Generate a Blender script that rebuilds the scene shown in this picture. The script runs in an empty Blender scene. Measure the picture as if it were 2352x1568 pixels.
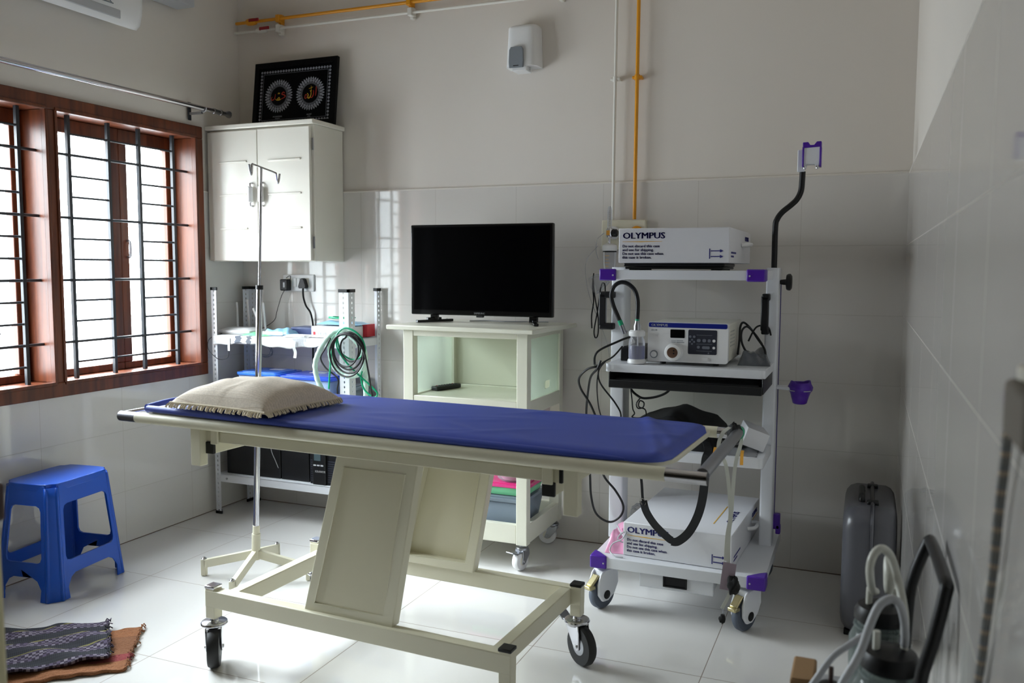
import bpy, math, random
from mathutils import Vector, Matrix
from mathutils.geometry import tessellate_polygon
random.seed(7)
PI = math.pi
sc = bpy.context.scene
COL = sc.collection

# ---------------------------------------------------------------- camera
cam_d = bpy.data.cameras.new('camera')
cam = bpy.data.objects.new('camera', cam_d)
COL.objects.link(cam)
RGT = Vector((0.9239985, 0.3823743, 0.0040907))
UPV = Vector((-0.0361887, 0.0767896, 0.9963904))
FWD = Vector((-0.3806800, 0.9208112, -0.0847911))
m = Matrix.Identity(4)
for i in range(3):
    m[i][0], m[i][1], m[i][2] = RGT[i], UPV[i], -FWD[i]
m.translation = Vector((3.3260, -3.9914, 1.3509))
cam.matrix_world = m
cam_d.sensor_width = 36.0
cam_d.lens = 1972.57 / 2352 * 36.0
cam_d.clip_start = 0.02
cam_d.dof.use_dof = True
cam_d.dof.focus_distance = 3.55
cam_d.dof.aperture_fstop = 4.0
sc.camera = cam

# ---------------------------------------------------------------- light
sc.view_settings.view_transform = 'Standard'
sc.view_settings.look = 'None'
sc.view_settings.exposure = 0.18
sc.view_settings.gamma = 1.0
SKY_LOW, SKY_HIGH = 16.0, 96.0
world = bpy.data.worlds.new('overcast_sky')
sc.world = world
world.use_nodes = True
wn = world.node_tree
bg = wn.nodes['Background']
bg.inputs[0].default_value = (0.88, 0.945, 1.0, 1)
# open bright sky overhead, a paler building and yard at eye level
_tc = wn.nodes.new('ShaderNodeTexCoord'); _sp = wn.nodes.new('ShaderNodeSeparateXYZ'); _mr = wn.nodes.new('ShaderNodeMapRange')
wn.links.new(_tc.outputs['Generated'], _sp.inputs[0]); wn.links.new(_sp.outputs[2], _mr.inputs[0])
_mr.inputs[1].default_value = 0.10; _mr.inputs[2].default_value = 0.75
_mr.inputs[3].default_value = SKY_LOW; _mr.inputs[4].default_value = SKY_HIGH
wn.links.new(_mr.outputs[0], bg.inputs[1])

def area(name, loc, rot, sx, sy, power, color=(1, 1, 1), portal=False):
    l = bpy.data.lights.new(name, 'AREA')
    l.shape = 'RECTANGLE'; l.size = sx; l.size_y = sy
    l.energy = power; l.color = color
    o = bpy.data.objects.new(name, l); COL.objects.link(o)
    o.location = loc; o.rotation_euler = rot
    if portal: l.cycles.is_portal = True
    return o
area('window_daylight_portal', (-0.245, -1.245, 1.43), (0, -PI/2, 0), 1.25, 1.80, 1, portal=True)

# ---------------------------------------------------------------- materials
def lin(c):
    return tuple((x/12.92 if x <= 0.04045 else ((x+0.055)/1.055)**2.4) for x in (v/255 for v in c)) + (1,)

class NT:
    def __init__(s, name):
        s.m = bpy.data.materials.new(name); s.m.use_nodes = True
        s.t = s.m.node_tree; s.n = s.t.nodes; s.l = s.t.links
        s.b = s.n['Principled BSDF']; s.out = s.n['Material Output']
    def node(s, t, **k):
        n = s.n.new(t)
        for a, v in k.items(): setattr(n, a, v)
        return n
    def link(s, a, b): s.l.new(a, b)
    def math(s, op, a, b=None, c=None):
        n = s.node('ShaderNodeMath', operation=op)
        for i, v in enumerate((a, b, c)):
            if v is None: continue
            if isinstance(v, (int, float)): n.inputs[i].default_value = v
            else: s.link(v, n.inputs[i])
        return n.outputs[0]
    def mix(s, f, a, b):
        n = s.node('ShaderNodeMix', data_type='RGBA')
        for i, v in ((0, f), (6, a), (7, b)):
            if isinstance(v, (int, float, tuple)): n.inputs[i].default_value = v
            else: s.link(v, n.inputs[i])
        return n.outputs[2]

def mat(name, col, rough=0.5, metal=0.0, var=0.06, vscale=9.0, bump=0.0, bscale=200.0, spec=0.5, coat=0.0, sheen=0.0, trans=0.0):
    k = NT(name); b = k.b
    tc = k.node('ShaderNodeTexCoord')
    nz = k.node('ShaderNodeTexNoise'); nz.inputs['Scale'].default_value = vscale; nz.inputs['Detail'].default_value = 4
    k.link(tc.outputs['Object'], nz.inputs['Vector'])
    c = lin(col)
    d = tuple(x*(1-var) for x in c[:3]) + (1,); e = tuple(min(1, x*(1+var)) for x in c[:3]) + (1,)
    k.link(k.mix(nz.outputs['Fac'], d, e), b.inputs['Base Color'])
    b.inputs['Roughness'].default_value = rough
    b.inputs['Metallic'].default_value = metal
    b.inputs['Specular IOR Level'].default_value = spec
    b.inputs['Coat Weight'].default_value = coat
    b.inputs['Sheen Weight'].default_value = sheen
    b.inputs['Transmission Weight'].default_value = trans
    if bump:
        n2 = k.node('ShaderNodeTexNoise'); n2.inputs['Scale'].default_value = bscale
        k.link(tc.outputs['Object'], n2.inputs['Vector'])
        bp = k.node('ShaderNodeBump'); bp.inputs['Strength'].default_value = bump; bp.inputs['Distance'].default_value = 0.002
        k.link(n2.outputs['Fac'], bp.inputs['Height']); k.link(bp.outputs[0], b.inputs['Normal'])
    return k.m

def tile_mat(name, col, grout, axes, rough, spec=0.5, gw=0.0015, wav=0.0, var=0.03):
    """axes: two (axis index, offset, size) in world metres; thin grout lines between the tiles"""
    k = NT(name); b = k.b
    g = k.node('ShaderNodeNewGeometry'); sp = k.node('ShaderNodeSeparateXYZ')
    k.link(g.outputs['Position'], sp.inputs[0])
    mask = None; ids = []
    for ax, off, size in axes:
        q = k.math('DIVIDE', k.math('SUBTRACT', sp.outputs[ax], off), size)
        fr = k.math('FRACT', q); ids.append(k.math('FLOOR', q))
        dist = k.math('MULTIPLY', k.math('MINIMUM', fr, k.math('SUBTRACT', 1.0, fr)), size)
        e = k.math('LESS_THAN', dist, gw)
        mask = e if mask is None else k.math('MAXIMUM', mask, e)
    cmb = k.node('ShaderNodeCombineXYZ'); k.link(ids[0], cmb.inputs[0]); k.link(ids[1], cmb.inputs[1])
    wn_ = k.node('ShaderNodeTexWhiteNoise', noise_dimensions='3D'); k.link(cmb.outputs[0], wn_.inputs['Vector'])
    c = lin(col)
    base = k.mix(wn_.outputs['Value'], tuple(x*(1-var) for x in c[:3])+(1,), c)
    nz = k.node('ShaderNodeTexNoise'); nz.inputs['Scale'].default_value = 2.5; nz.inputs['Detail'].default_value = 6
    k.link(g.outputs['Position'], nz.inputs['Vector'])
    base = k.mix(k.math('MULTIPLY', nz.outputs['Fac'], 0.12), base, tuple(x*0.8 for x in c[:3])+(1,))
    k.link(k.mix(mask, base, lin(grout)), b.inputs['Base Color'])
    k.link(k.math('ADD', k.math('MULTIPLY', mask, 0.5), rough), b.inputs['Roughness'])
    b.inputs['Specular IOR Level'].default_value = spec
    h = k.math('MULTIPLY', mask, -1.0)
    if wav:
        n2 = k.node('ShaderNodeTexNoise'); n2.inputs['Scale'].default_value = 5.0; n2.inputs['Detail'].default_value = 1
        k.link(g.outputs['Position'], n2.inputs['Vector'])
        h = k.math('ADD', h, k.math('MULTIPLY', n2.outputs['Fac'], wav))
    bp = k.node('ShaderNodeBump'); bp.inputs['Strength'].default_value = 0.5; bp.inputs['Distance'].default_value = 0.001
    k.link(h, bp.inputs['Height']); k.link(bp.outputs[0], b.inputs['Normal'])
    return k.m

def clear_mat(name, col, clear=0.85, rough=0.05, body=None):
    """thin glass or clear plastic: partly see-through, with a mirror sheen and optionally some coloured body"""
    k = NT(name)
    tr = k.node('ShaderNodeBsdfTransparent'); tr.inputs[0].default_value = lin(col)
    b = k.b; b.inputs['Base Color'].default_value = lin(body or col); b.inputs['Roughness'].default_value = rough
    fr = k.node('ShaderNodeLayerWeight'); fr.inputs[0].default_value = 0.25
    f = k.math('MINIMUM', k.math('ADD', 1-clear, k.math('MULTIPLY', fr.outputs['Fresnel'], 0.6)), 1.0)
    mx = k.node('ShaderNodeMixShader'); k.link(f, mx.inputs[0]); k.link(tr.outputs[0], mx.inputs[1]); k.link(b.outputs[0], mx.inputs[2])
    nz = k.node('ShaderNodeTexNoise'); nz.inputs['Scale'].default_value = 6
    k.link(k.math('ADD', k.math('MULTIPLY', nz.outputs['Fac'], 0.04), rough), b.inputs['Roughness'])
    k.link(mx.outputs[0], k.out.inputs[0])
    return k.m

def wood_mat(name, c1, c2, axis=2, rough=0.35):
    k = NT(name); b = k.b
    tc = k.node('ShaderNodeTexCoord'); mp = k.node('ShaderNodeMapping')
    s = [30, 30, 30]; s[axis] = 2.2
    mp.inputs['Scale'].default_value = s
    k.link(tc.outputs['Object'], mp.inputs[0])
    nz = k.node('ShaderNodeTexNoise'); nz.inputs['Scale'].default_value = 1.0; nz.inputs['Detail'].default_value = 8; nz.inputs['Distortion'].default_value = 0.6
    k.link(mp.outputs[0], nz.inputs['Vector'])
    cr = k.node('ShaderNodeValToRGB'); cr.color_ramp.elements[0].position = 0.35; cr.color_ramp.elements[1].position = 0.68
    cr.color_ramp.elements[0].color = lin(c1); cr.color_ramp.elements[1].color = lin(c2)
    k.link(nz.outputs['Fac'], cr.inputs[0]); k.link(cr.outputs[0], b.inputs['Base Color'])
    b.inputs['Roughness'].default_value = rough
    return k.m

def stripe_mat(name, cols, axis, period, rough=0.9, wob=0.0, bump=0.5):
    """woven cloth: colour bands along one object axis"""
    k = NT(name); b = k.b
    tc = k.node('ShaderNodeTexCoord'); sp = k.node('ShaderNodeSeparateXYZ'); k.link(tc.outputs['Object'], sp.inputs[0])
    nz = k.node('ShaderNodeTexNoise'); nz.inputs['Scale'].default_value = 60; k.link(tc.outputs['Object'], nz.inputs['Vector'])
    v = k.math('ADD', k.math('DIVIDE', sp.outputs[axis], period), k.math('MULTIPLY', nz.outputs['Fac'], wob))
    cr = k.node('ShaderNodeValToRGB'); cr.color_ramp.interpolation = 'CONSTANT'
    els = cr.color_ramp.elements
    els[0].position = 0; els[0].color = lin(cols[0][1])
    els[1].position = cols[1][0]; els[1].color = lin(cols[1][1])
    for p, c in cols[2:]:
        e = els.new(p); e.color = lin(c)
    k.link(k.math('FRACT', v), cr.inputs[0])
    n2 = k.node('ShaderNodeTexNoise'); n2.inputs['Scale'].default_value = 170; k.link(tc.outputs['Object'], n2.inputs['Vector'])
    k.link(k.mix(k.math('MULTIPLY', n2.outputs['Fac'], 0.5), cr.outputs[0], lin(tuple(int(x*0.5) for x in cols[0][1]))), b.inputs['Base Color'])
    b.inputs['Roughness'].default_value = rough
    bp = k.node('ShaderNodeBump'); bp.inputs['Strength'].default_value = bump; bp.inputs['Distance'].default_value = 0.004
    k.link(n2.outputs['Fac'], bp.inputs['Height']); k.link(bp.outputs[0], b.inputs['Normal'])
    return k.m

def screen_mat(name, col):
    k = NT(name); b = k.b
    b.inputs['Base Color'].default_value = lin(col); b.inputs['Roughness'].default_value = 0.12; b.inputs['Specular IOR Level'].default_value = 0.10
    nz = k.node('ShaderNodeTexNoise'); nz.inputs['Scale'].default_value = 3
    k.link(k.math('ADD', k.math('MULTIPLY', nz.outputs['Fac'], 0.03), 0.12), b.inputs['Roughness'])
    return k.m

M = {}
M['plaster'] = mat('cream_plaster', (226, 219, 210), 0.75, var=0.025, vscale=1.4, bump=0.06, bscale=60)
M['umber'] = mat('unlit_grey_brown', (118, 110, 100), 0.8, var=0.03, vscale=2)  # dark so the unseen front and corridor walls throw back less light
M['ceiling'] = mat('white_ceiling', (205, 196, 182), 0.8, var=0.02, vscale=2)
M['tile_x'] = tile_mat('glossy_wall_tile_back', (222, 217, 211), (196, 190, 182), [(0, 0.3447, 0.45), (2, 0.2551, 0.30)], 0.045, 0.6, 0.0012, wav=0.16)
M['tile_y'] = tile_mat('glossy_wall_tile_side', (222, 218, 213), (196, 190, 182), [(1, -0.4484, 0.45), (2, 0.2551, 0.30)], 0.045, 0.6, 0.0012, wav=0.16)
M['floor'] = tile_mat('polished_floor_tile', (227, 225, 222), (150, 138, 128), [(0, 0.46, 0.60), (1, -0.605, 0.60)], 0.045, 0.6, 0.0016, wav=0.12)
M['wood'] = wood_mat('reddish_window_wood', (74, 33, 16), (116, 58, 29), 2)
M['woody'] = wood_mat('reddish_window_wood_across', (74, 33, 16), (116, 58, 29), 1)
M['grill'] = mat('dark_grill_paint', (38, 42, 48), 0.45)
M['glass'] = clear_mat('window_glass', (250, 252, 252), 0.93, 0.02)
M['pane'] = clear_mat('greenish_glass', (246, 251, 246), 0.93, 0.02)
M['chrome'] = mat('chrome', (205, 205, 210), 0.14, 1.0, var=0.02)
M['steel'] = mat('brushed_steel', (170, 172, 178), 0.3, 1.0, var=0.05)
M['darksteel'] = mat('dark_steel', (95, 95, 100), 0.35, 1.0)
M['zinc'] = mat('yellow_zinc', (190, 180, 140), 0.3, 1.0)
M['cream'] = mat('cream_enamel', (216, 211, 188), 0.38, var=0.04, vscale=4, bump=0.05, bscale=30)
M['creamsheet'] = mat('cream_sheet_metal', (208, 202, 176), 0.45, var=0.05, vscale=3)
M['ivory'] = mat('ivory_enamel', (232, 230, 217), 0.25, var=0.025, vscale=3, bump=0.06, bscale=40)
M['ivorytrolley'] = mat('ivory_trolley_paint', (226, 225, 208), 0.3, var=0.03, vscale=5, bump=0.08, bscale=60)
M['cupboard'] = mat('white_cupboard_paint', (236, 233, 222), 0.22, var=0.02, vscale=3)
M['blackgloss'] = mat('black_gloss_plastic', (10, 10, 11), 0.15, spec=0.4)
M['black'] = mat('black_plastic', (17, 17, 19), 0.42, var=0.15, spec=0.4)
M['rubber'] = mat('black_rubber', (22, 22, 24), 0.6, var=0.15)
M['greyrubber'] = mat('blue_grey_rubber', (84, 92, 106), 0.5)
M['screen'] = screen_mat('dark_screen', (3, 3, 4))
M['vinyl'] = mat('blue_vinyl', (56, 76, 168), 0.46, var=0.10, vscale=7, bump=0.12, bscale=300, spec=0.45)
M['pillow'] = stripe_mat('beige_striped_cotton', [(0, (238, 224, 206)), (0.5, (220, 202, 180)), (0.62, (240, 227, 210))], 1, 0.011, 0.9, 0.05, 0.15)
M['fringe'] = mat('cream_fringe', (214, 202, 180), 0.95, var=0.15, vscale=60)
M['navy'] = mat('dark_pillow_cloth', (42, 44, 58), 0.95)
M['stool'] = mat('blue_moulded_plastic', (18, 84, 196), 0.32, var=0.05, vscale=6, spec=0.5)
M['white'] = mat('white_plastic', (232, 232, 232), 0.35, var=0.02)
M['offwhite'] = mat('off_white_plastic', (226, 222, 208), 0.4, var=0.03)
M['cart'] = mat('white_powder_coat', (226, 228, 233), 0.35, var=0.02)
M['purple'] = mat('purple_plastic', (78, 30, 158), 0.35, var=0.06)
M['stripe'] = mat('violet_trim', (74, 66, 128), 0.5)
M['carton'] = mat('white_carton', (226, 226, 230), 0.6, var=0.025, vscale=5)
M['ink'] = mat('navy_ink', (36, 36, 120), 0.6)
M['gold'] = mat('yellow_ink', (232, 180, 60), 0.6)
M['bluestrip'] = mat('blue_badge', (20, 34, 128), 0.3)
M['panelgrey'] = mat('charcoal_control_panel', (44, 46, 56), 0.4)
M['button'] = mat('grey_button', (108, 112, 122), 0.45)
M['brass'] = mat('socket_brass', (120, 92, 74), 0.35, 0.7)
M['yellow'] = mat('yellow_pipe_paint', (226, 152, 22), 0.38, var=0.05)
M['whitepipe'] = mat('white_pipe_paint', (228, 225, 216), 0.4, var=0.03)
M['red'] = mat('dark_red_plastic', (150, 22, 34), 0.45)
M['bluelid'] = mat('bright_blue_lid', (62, 122, 226), 0.25, var=0.04)
M['bluelid2'] = mat('deep_blue_lid', (52, 88, 214), 0.25, var=0.04)
M['bluebin'] = clear_mat('frosted_blue_plastic', (198, 216, 246), 0.50, 0.25, (176, 200, 244))
M['clearbin'] = clear_mat('frosted_clear_plastic', (206, 214, 224), 0.58, 0.2, (176, 192, 208))
M['pink'] = mat('pink_plastic', (226, 62, 138), 0.3)
M['pinkbag'] = mat('pink_bag_film', (226, 158, 190), 0.28, var=0.10, vscale=20, bump=0.4, bscale=40)
M['mint'] = mat('pale_green_hose', (206, 234, 221), 0.35, var=0.05)
M['green'] = mat('green_tube', (22, 164, 118), 0.35)
M['paper'] = mat('white_paper', (232, 232, 232), 0.7, var=0.05, vscale=30)
M['news'] = stripe_mat('printed_newspaper', [(0, (226, 226, 226)), (0.30, (196, 198, 202)), (0.42, (230, 230, 230)), (0.70, (96, 104, 120)), (0.76, (230, 230, 230)), (0.82, (104, 110, 122)), (0.86, (214, 216, 216))], 0, 0.62, 0.8, 0.10, 0.05)
M['bluefilm'] = mat('pale_blue_packet', (150, 200, 232), 0.3, var=0.12, vscale=25)
M['navybox'] = mat('navy_box', (52, 66, 110), 0.4)
M['greenfilm'] = mat('green_sheet', (120, 200, 150), 0.45)
M['grey'] = mat('grey_plastic', (128, 134, 140), 0.4)
M['lightgrey'] = mat('light_grey_plastic', (186, 188, 192), 0.4)
M['suitcase'] = mat('grey_hard_shell', (80, 80, 86), 0.32, var=0.05)
M['clear'] = clear_mat('clear_plastic', (240, 240, 242), 0.80, 0.08, (220, 222, 226))
M['jarglass'] = clear_mat('jar_glass', (222, 228, 226), 0.72, 0.04, (176, 186, 184))
M['silicone'] = mat('translucent_silicone', (206, 206, 196), 0.3, var=0.04)
M['ribbon'] = mat('white_ribbon', (218, 220, 212), 0.6)
M['cardboard'] = mat('brown_cardboard', (164, 130, 92), 0.8)
M['brown'] = mat('dark_brown_wood', (54, 28, 22), 0.4)
M['doorcream'] = mat('cream_door_paint', (206, 198, 160), 0.4)
def woven_mat(name):
    k = NT(name); b = k.b
    tc = k.node('ShaderNodeTexCoord'); sp = k.node('ShaderNodeSeparateXYZ'); k.link(tc.outputs['Object'], sp.inputs[0])
    nz = k.node('ShaderNodeTexNoise'); nz.inputs['Scale'].default_value = 9; k.link(tc.outputs['Object'], nz.inputs['Vector'])
    y = k.math('ADD', sp.outputs[1], k.math('MULTIPLY', nz.outputs['Fac'], 0.012)); x = sp.outputs[0]
    f = k.math('FRACT', k.math('DIVIDE', y, 0.105))
    cx_ = k.math('FLOOR', k.math('DIVIDE', x, 0.011)); cy_ = k.math('FLOOR', k.math('DIVIDE', y, 0.0105))
    chk = k.math('MODULO', k.math('ABSOLUTE', k.math('ADD', cx_, cy_)), 2.0)
    cmb = k.node('ShaderNodeCombineXYZ'); k.link(cx_, cmb.inputs[0]); k.link(cy_, cmb.inputs[1])
    wn_ = k.node('ShaderNodeTexWhiteNoise'); k.link(cmb.outputs[0], wn_.inputs['Vector'])
    light = k.mix(wn_.outputs['Value'], lin((84, 72, 98)), lin((138, 130, 142)))
    band = k.mix(chk, lin((54, 44, 62)), light)
    rib = k.math('FRACT', k.math('DIVIDE', x, 0.006))
    plain = k.mix(rib, lin((26, 27, 33)), lin((54, 55, 63)))
    col = k.mix(k.math('LESS_THAN', f, 0.48), plain, band)
    e = k.math('ABSOLUTE', k.math('SUBTRACT', k.math('ABSOLUTE', k.math('SUBTRACT', f, 0.24)), 0.27))
    col = k.mix(k.math('LESS_THAN', e, 0.016), col, lin((138, 132, 78)))
    k.link(col, b.inputs['Base Color']); b.inputs['Roughness'].default_value = 0.95
    bp = k.node('ShaderNodeBump'); bp.inputs['Strength'].default_value = 0.8; bp.inputs['Distance'].default_value = 0.004
    k.link(k.math('ADD', k.math('MULTIPLY', chk, 0.5), rib), bp.inputs['Height']); k.link(bp.outputs[0], b.inputs['Normal'])
    return k.m
M['matdark'] = woven_mat('charcoal_woven_mat')
M['matbrown'] = stripe_mat('brown_coir_mat', [(0, (140, 92, 60)), (0.4, (160, 104, 66)), (0.72, (152, 62, 66)), (0.86, (140, 92, 60))], 1, 0.30, 0.95, 0.06, 1.0)
M['fabric'] = mat('black_bag_cloth', (16, 16, 18), 0.75, var=0.2, vscale=30, bump=0.2, bscale=150)
M['strap'] = mat('black_webbing', (26, 27, 31), 0.7, bump=0.3, bscale=400)
M['art'] = mat('black_art_ground', (4, 4, 6), 0.3, spec=0.08)
M['artframe'] = mat('black_frame', (6, 6, 7), 0.35, spec=0.12)
M['silver'] = mat('silver_print', (150, 154, 164), 0.45)
M['goldprint'] = mat('gold_print', (214, 176, 40), 0.5)
M['redprint'] = mat('red_print', (184, 44, 20), 0.5)
M['teal'] = mat('teal_print', (130, 190, 206), 0.4)
M['red2'] = mat('red_print_box', (196, 40, 52), 0.4)
M['amber'] = mat('amber_tag', (222, 160, 60), 0.5)
M['bubble'] = mat('grey_film', (96, 100, 106), 0.25, var=0.3, vscale=30, bump=0.6, bscale=60)
M['cordbraid'] = stripe_mat('braided_cord', [(0, (136, 136, 134)), (0.5, (190, 170, 148)), (0.75, (132, 136, 140))], 2, 0.022, 0.8, 0.1, 0.2)
M['lcd'] = mat('grey_lcd', (74, 88, 92), 0.2)
M['label'] = mat('pale_label', (224, 228, 236), 0.5)
M['mauve'] = mat('mauve_card', (168, 152, 166), 0.6)
M['wallpanel'] = mat('cream_outlet_box', (226, 220, 198), 0.5)

# ---------------------------------------------------------------- mesh builder
def catmull(pts, n):
    P = [Vector(p) for p in pts]
    if len(P) < 3 or n < 2: return P
    out = []
    for i in range(len(P)-1):
        p0 = P[max(i-1, 0)]; p1 = P[i]; p2 = P[i+1]; p3 = P[min(i+2, len(P)-1)]
        for k in range(n):
            t = k/n
            out.append(0.5*((2*p1)+(p2-p0)*t+(2*p0-5*p1+4*p2-p3)*t*t+(3*p1-p0-3*p2+p3)*t**3))
    out.append(P[-1]); return out

class MB:
    def __init__(s): s.v = []; s.f = []
    def add(s, vs, fs):
        n = len(s.v); s.v += [Vector(v) for v in vs]; s.f += [tuple(i+n for i in f) for f in fs]; return s
    def box(s, x0, x1, y0, y1, z0, z1, R=None):
        vs = [(x0,y0,z0),(x1,y0,z0),(x1,y1,z0),(x0,y1,z0),(x0,y0,z1),(x1,y0,z1),(x1,y1,z1),(x0,y1,z1)]
        if R is not None: vs = [R @ Vector(v) for v in vs]
        return s.add(vs, [(0,3,2,1),(4,5,6,7),(0,1,5,4),(1,2,6,5),(2,3,7,6),(3,0,4,7)])
    def beam(s, a, b, w, h, up=(0,0,1)):
        """rectangular bar from a to b, w across, h along up"""
        a = Vector(a); b = Vector(b); d = (b-a).normalized(); u = Vector(up)
        sd = d.cross(u).normalized(); u = sd.cross(d)
        vs = [p + sd*i*w/2 + u*j*h/2 for p in (a, b) for i, j in ((-1,-1),(1,-1),(1,1),(-1,1))]
        return s.add(vs, [(0,1,2,3),(7,6,5,4),(0,4,5,1),(1,5,6,2),(2,6,7,3),(3,7,4,0)])
    def tube(s, pts, r, seg=8, sm=1, closed=False, rr=None):
        P = catmull(pts, sm) if sm > 1 else [Vector(p) for p in pts]
        n = len(P)
        T = [((P[(i+1) % n] if closed else P[min(i+1, n-1)]) - (P[(i-1) % n] if closed else P[max(i-1, 0)])).normalized() for i in range(n)]
        u = Vector((0,0,1)) if abs(T[0].z) < 0.9 else Vector((1,0,0))
        u = (u - T[0]*u.dot(T[0])).normalized()
        vs = []; fs = []
        for i in range(n):
            u = (u - T[i]*u.dot(T[i]))
            u = u.normalized() if u.length > 1e-6 else T[i].orthogonal().normalized()
            w = T[i].cross(u)
            ri = r if rr is None else rr(i/(n-1))
            for k in range(seg):
                a = 2*PI*k/seg
                vs.append(P[i] + (u*math.cos(a)+w*math.sin(a))*ri)
        for i in range(n if closed else n-1):
            j = (i+1) % n
            for k in range(seg):
                l = (k+1) % seg
                fs.append((i*seg+k, i*seg+l, j*seg+l, j*seg+k))
        if not closed:
            fs.append(tuple(range(seg-1, -1, -1))); fs.append(tuple((n-1)*seg+k for k in range(seg)))
        return s.add(vs, fs)
    def cyl(s, a, b, r, r2=None, seg=20):
        return s.tube([a, b], r, seg, 1, rr=(lambda t: r + ((r2 if r2 is not None else r)-r)*t))
    def lathe(s, prof, o=(0,0,0), seg=24, axis='z'):
        o = Vector(o); vs = []; fs = []; n = len(prof)
        for r, h in prof:
            for k in range(seg):
                a = 2*PI*k/seg; c, d = r*math.cos(a), r*math.sin(a)
                vs.append(o + Vector({'z': (c, d, h), 'y': (c, h, d), 'x': (h, c, d)}[axis]))
        for i in range(n-1):
            for k in range(seg):
                l = (k+1) % seg
                fs.append((i*seg+k, i*seg+l, (i+1)*seg+l, (i+1)*seg+k))
        fs.append(tuple(range(seg-1, -1, -1))); fs.append(tuple((n-1)*seg+k for k in range(seg)))
        return s.add(vs, fs)
    def plate(s, outer, holes=(), th=0.003, X=None):
        """flat outline (2d) with holes, thickness th along local z, placed by matrix X"""
        X = X or Matrix.Identity(4)
        loops = [[Vector((p[0], p[1], 0)) for p in outer]] + [[Vector((p[0], p[1], 0)) for p in h] for h in holes]
        flat = [p for l in loops for p in l]
        tris = tessellate_polygon(loops)
        n = len(flat)
        vs = [X @ Vector((p.x, p.y, -th/2)) for p in flat] + [X @ Vector((p.x, p.y, th/2)) for p in flat]
        fs = []
        for t in tris:
            fs.append(tuple(i+n for i in t)); fs.append(tuple(reversed(t)))
        k = 0
        for l in loops:
            for i in range(len(l)):
                a, b = k+i, k+(i+1) % len(l)
                fs.append((a, b, b+n, a+n))
            k += len(l)
        return s.add(vs, fs)
    def grid(s, nu, nv, fn, closed_u=False):
        vs = [fn(i/(nu), j/(nv)) for i in range(nu if closed_u else nu+1) for j in range(nv+1)]
        w = nv+1; fs = []; N = nu if closed_u else nu+1
        for i in range(nu):
            for j in range(nv):
                a, b = i % N, (i+1) % N
                fs.append((a*w+j, b*w+j, b*w+j+1, a*w+j+1))
        return s.add(vs, fs)
    def text(s, string, size, o, ux=(1,0,0), uy=(0,0,1), bold=0.0, align='LEFT', sx=1.0, depth=0.0006, res=2):
        c = bpy.data.curves.new('t', 'FONT'); c.body = string; c.size = size; c.align_x = align
        c.extrude = depth; c.resolution_u = res
        ob = bpy.data.objects.new('t', c); COL.objects.link(ob)
        dg = bpy.context.evaluated_depsgraph_get()
        me = ob.evaluated_get(dg).to_mesh()
        ux = Vector(ux); uy = Vector(uy); uz = ux.cross(uy); o = Vector(o)
        for k in ((0,) if not bold else (-bold, 0, bold)):
            s.add([o + ux*(v.co.x*sx+k) + uy*v.co.y + uz*v.co.z for v in me.vertices], [tuple(p.vertices) for p in me.polygons])
        ob.evaluated_get(dg).to_mesh_clear()
        bpy.data.objects.remove(ob); bpy.data.curves.remove(c)
        return s
    def build(s, name, material, parent=None, bevel=0.0, seg=2, smooth=True, angle=40, world=False, subsurf=0, solid=0.0):
        vs = s.v
        if world and parent is not None:
            iv = TM[parent.name].inverted(); vs = [iv @ v for v in vs]
        off = Vector((0,0,0))
        if parent is None:      # a thing that is one mesh: origin at its base
            lo = [min(v[i] for v in vs) for i in range(3)]; hi = [max(v[i] for v in vs) for i in range(3)]
            off = Vector(((lo[0]+hi[0])/2, (lo[1]+hi[1])/2, lo[2])); vs = [v-off for v in vs]
        me = bpy.data.meshes.new(name)
        me.from_pydata([tuple(v) for v in vs], [], s.f); me.update()
        me.materials.append(M[material] if isinstance(material, str) else material)
        ob = bpy.data.objects.new(name, me); COL.objects.link(ob); ob.location = off
        if parent is not None:
            ob.parent = parent; TM[ob.name] = TM[parent.name]
        else: TM[ob.name] = Matrix.Translation(off)
        if solid:
            md = ob.modifiers.new('solid', 'SOLIDIFY'); md.thickness = solid; md.offset = 0
        if bevel:
            md = ob.modifiers.new('bevel', 'BEVEL'); md.width = bevel; md.segments = seg; md.limit_method = 'ANGLE'; md.angle_limit = math.radians(40)
        if subsurf:
            md = ob.modifiers.new('sub', 'SUBSURF'); md.levels = subsurf; md.render_levels = subsurf
        if smooth:
            me.shade_smooth()
            if angle < 180: me.set_sharp_from_angle(angle=math.radians(angle))
        return ob

TM = {}
def tag(o, label, cat, group=None, kind=None):
    if label: o['label'] = label
    if cat: o['category'] = cat
    if group: o['group'] = group
    if kind: o['kind'] = kind
    return o
def thing(name, label, cat, loc=(0,0,0), rz=0.0, group=None, tilt=None):
    o = bpy.data.objects.new(name, None); COL.objects.link(o); o.empty_display_size = 0.05
    X = Matrix.Translation(Vector(loc)) @ Matrix.Rotation(rz, 4, 'Z')
    if tilt is not None: X = X @ tilt
    o.matrix_world = X; TM[o.name] = X
    return tag(o, label, cat, group)
def struct(mb, name, m, **k):
    o = mb.build(name, m, **k); o['kind'] = 'structure'; return o
def copy_part(src, parent):
    c = src.copy(); COL.objects.link(c); c.parent = parent; TM[c.name] = TM[parent.name]
    for ch in list(src.children): copy_part(ch, c)
    return c
def rz(a): return Matrix.Rotation(a, 4, 'Z')
def rrect(x0, x1, y0, y1, r, n=5):
    out = []
    for cx, cy, a0 in ((x1-r, y0+r, -PI/2), (x1-r, y1-r, 0), (x0+r, y1-r, PI/2), (x0+r, y0+r, PI)):
        for i in range(n+1):
            a = a0 + PI/2*i/n; out.append((cx+r*math.cos(a), cy+r*math.sin(a)))
    return out
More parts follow.
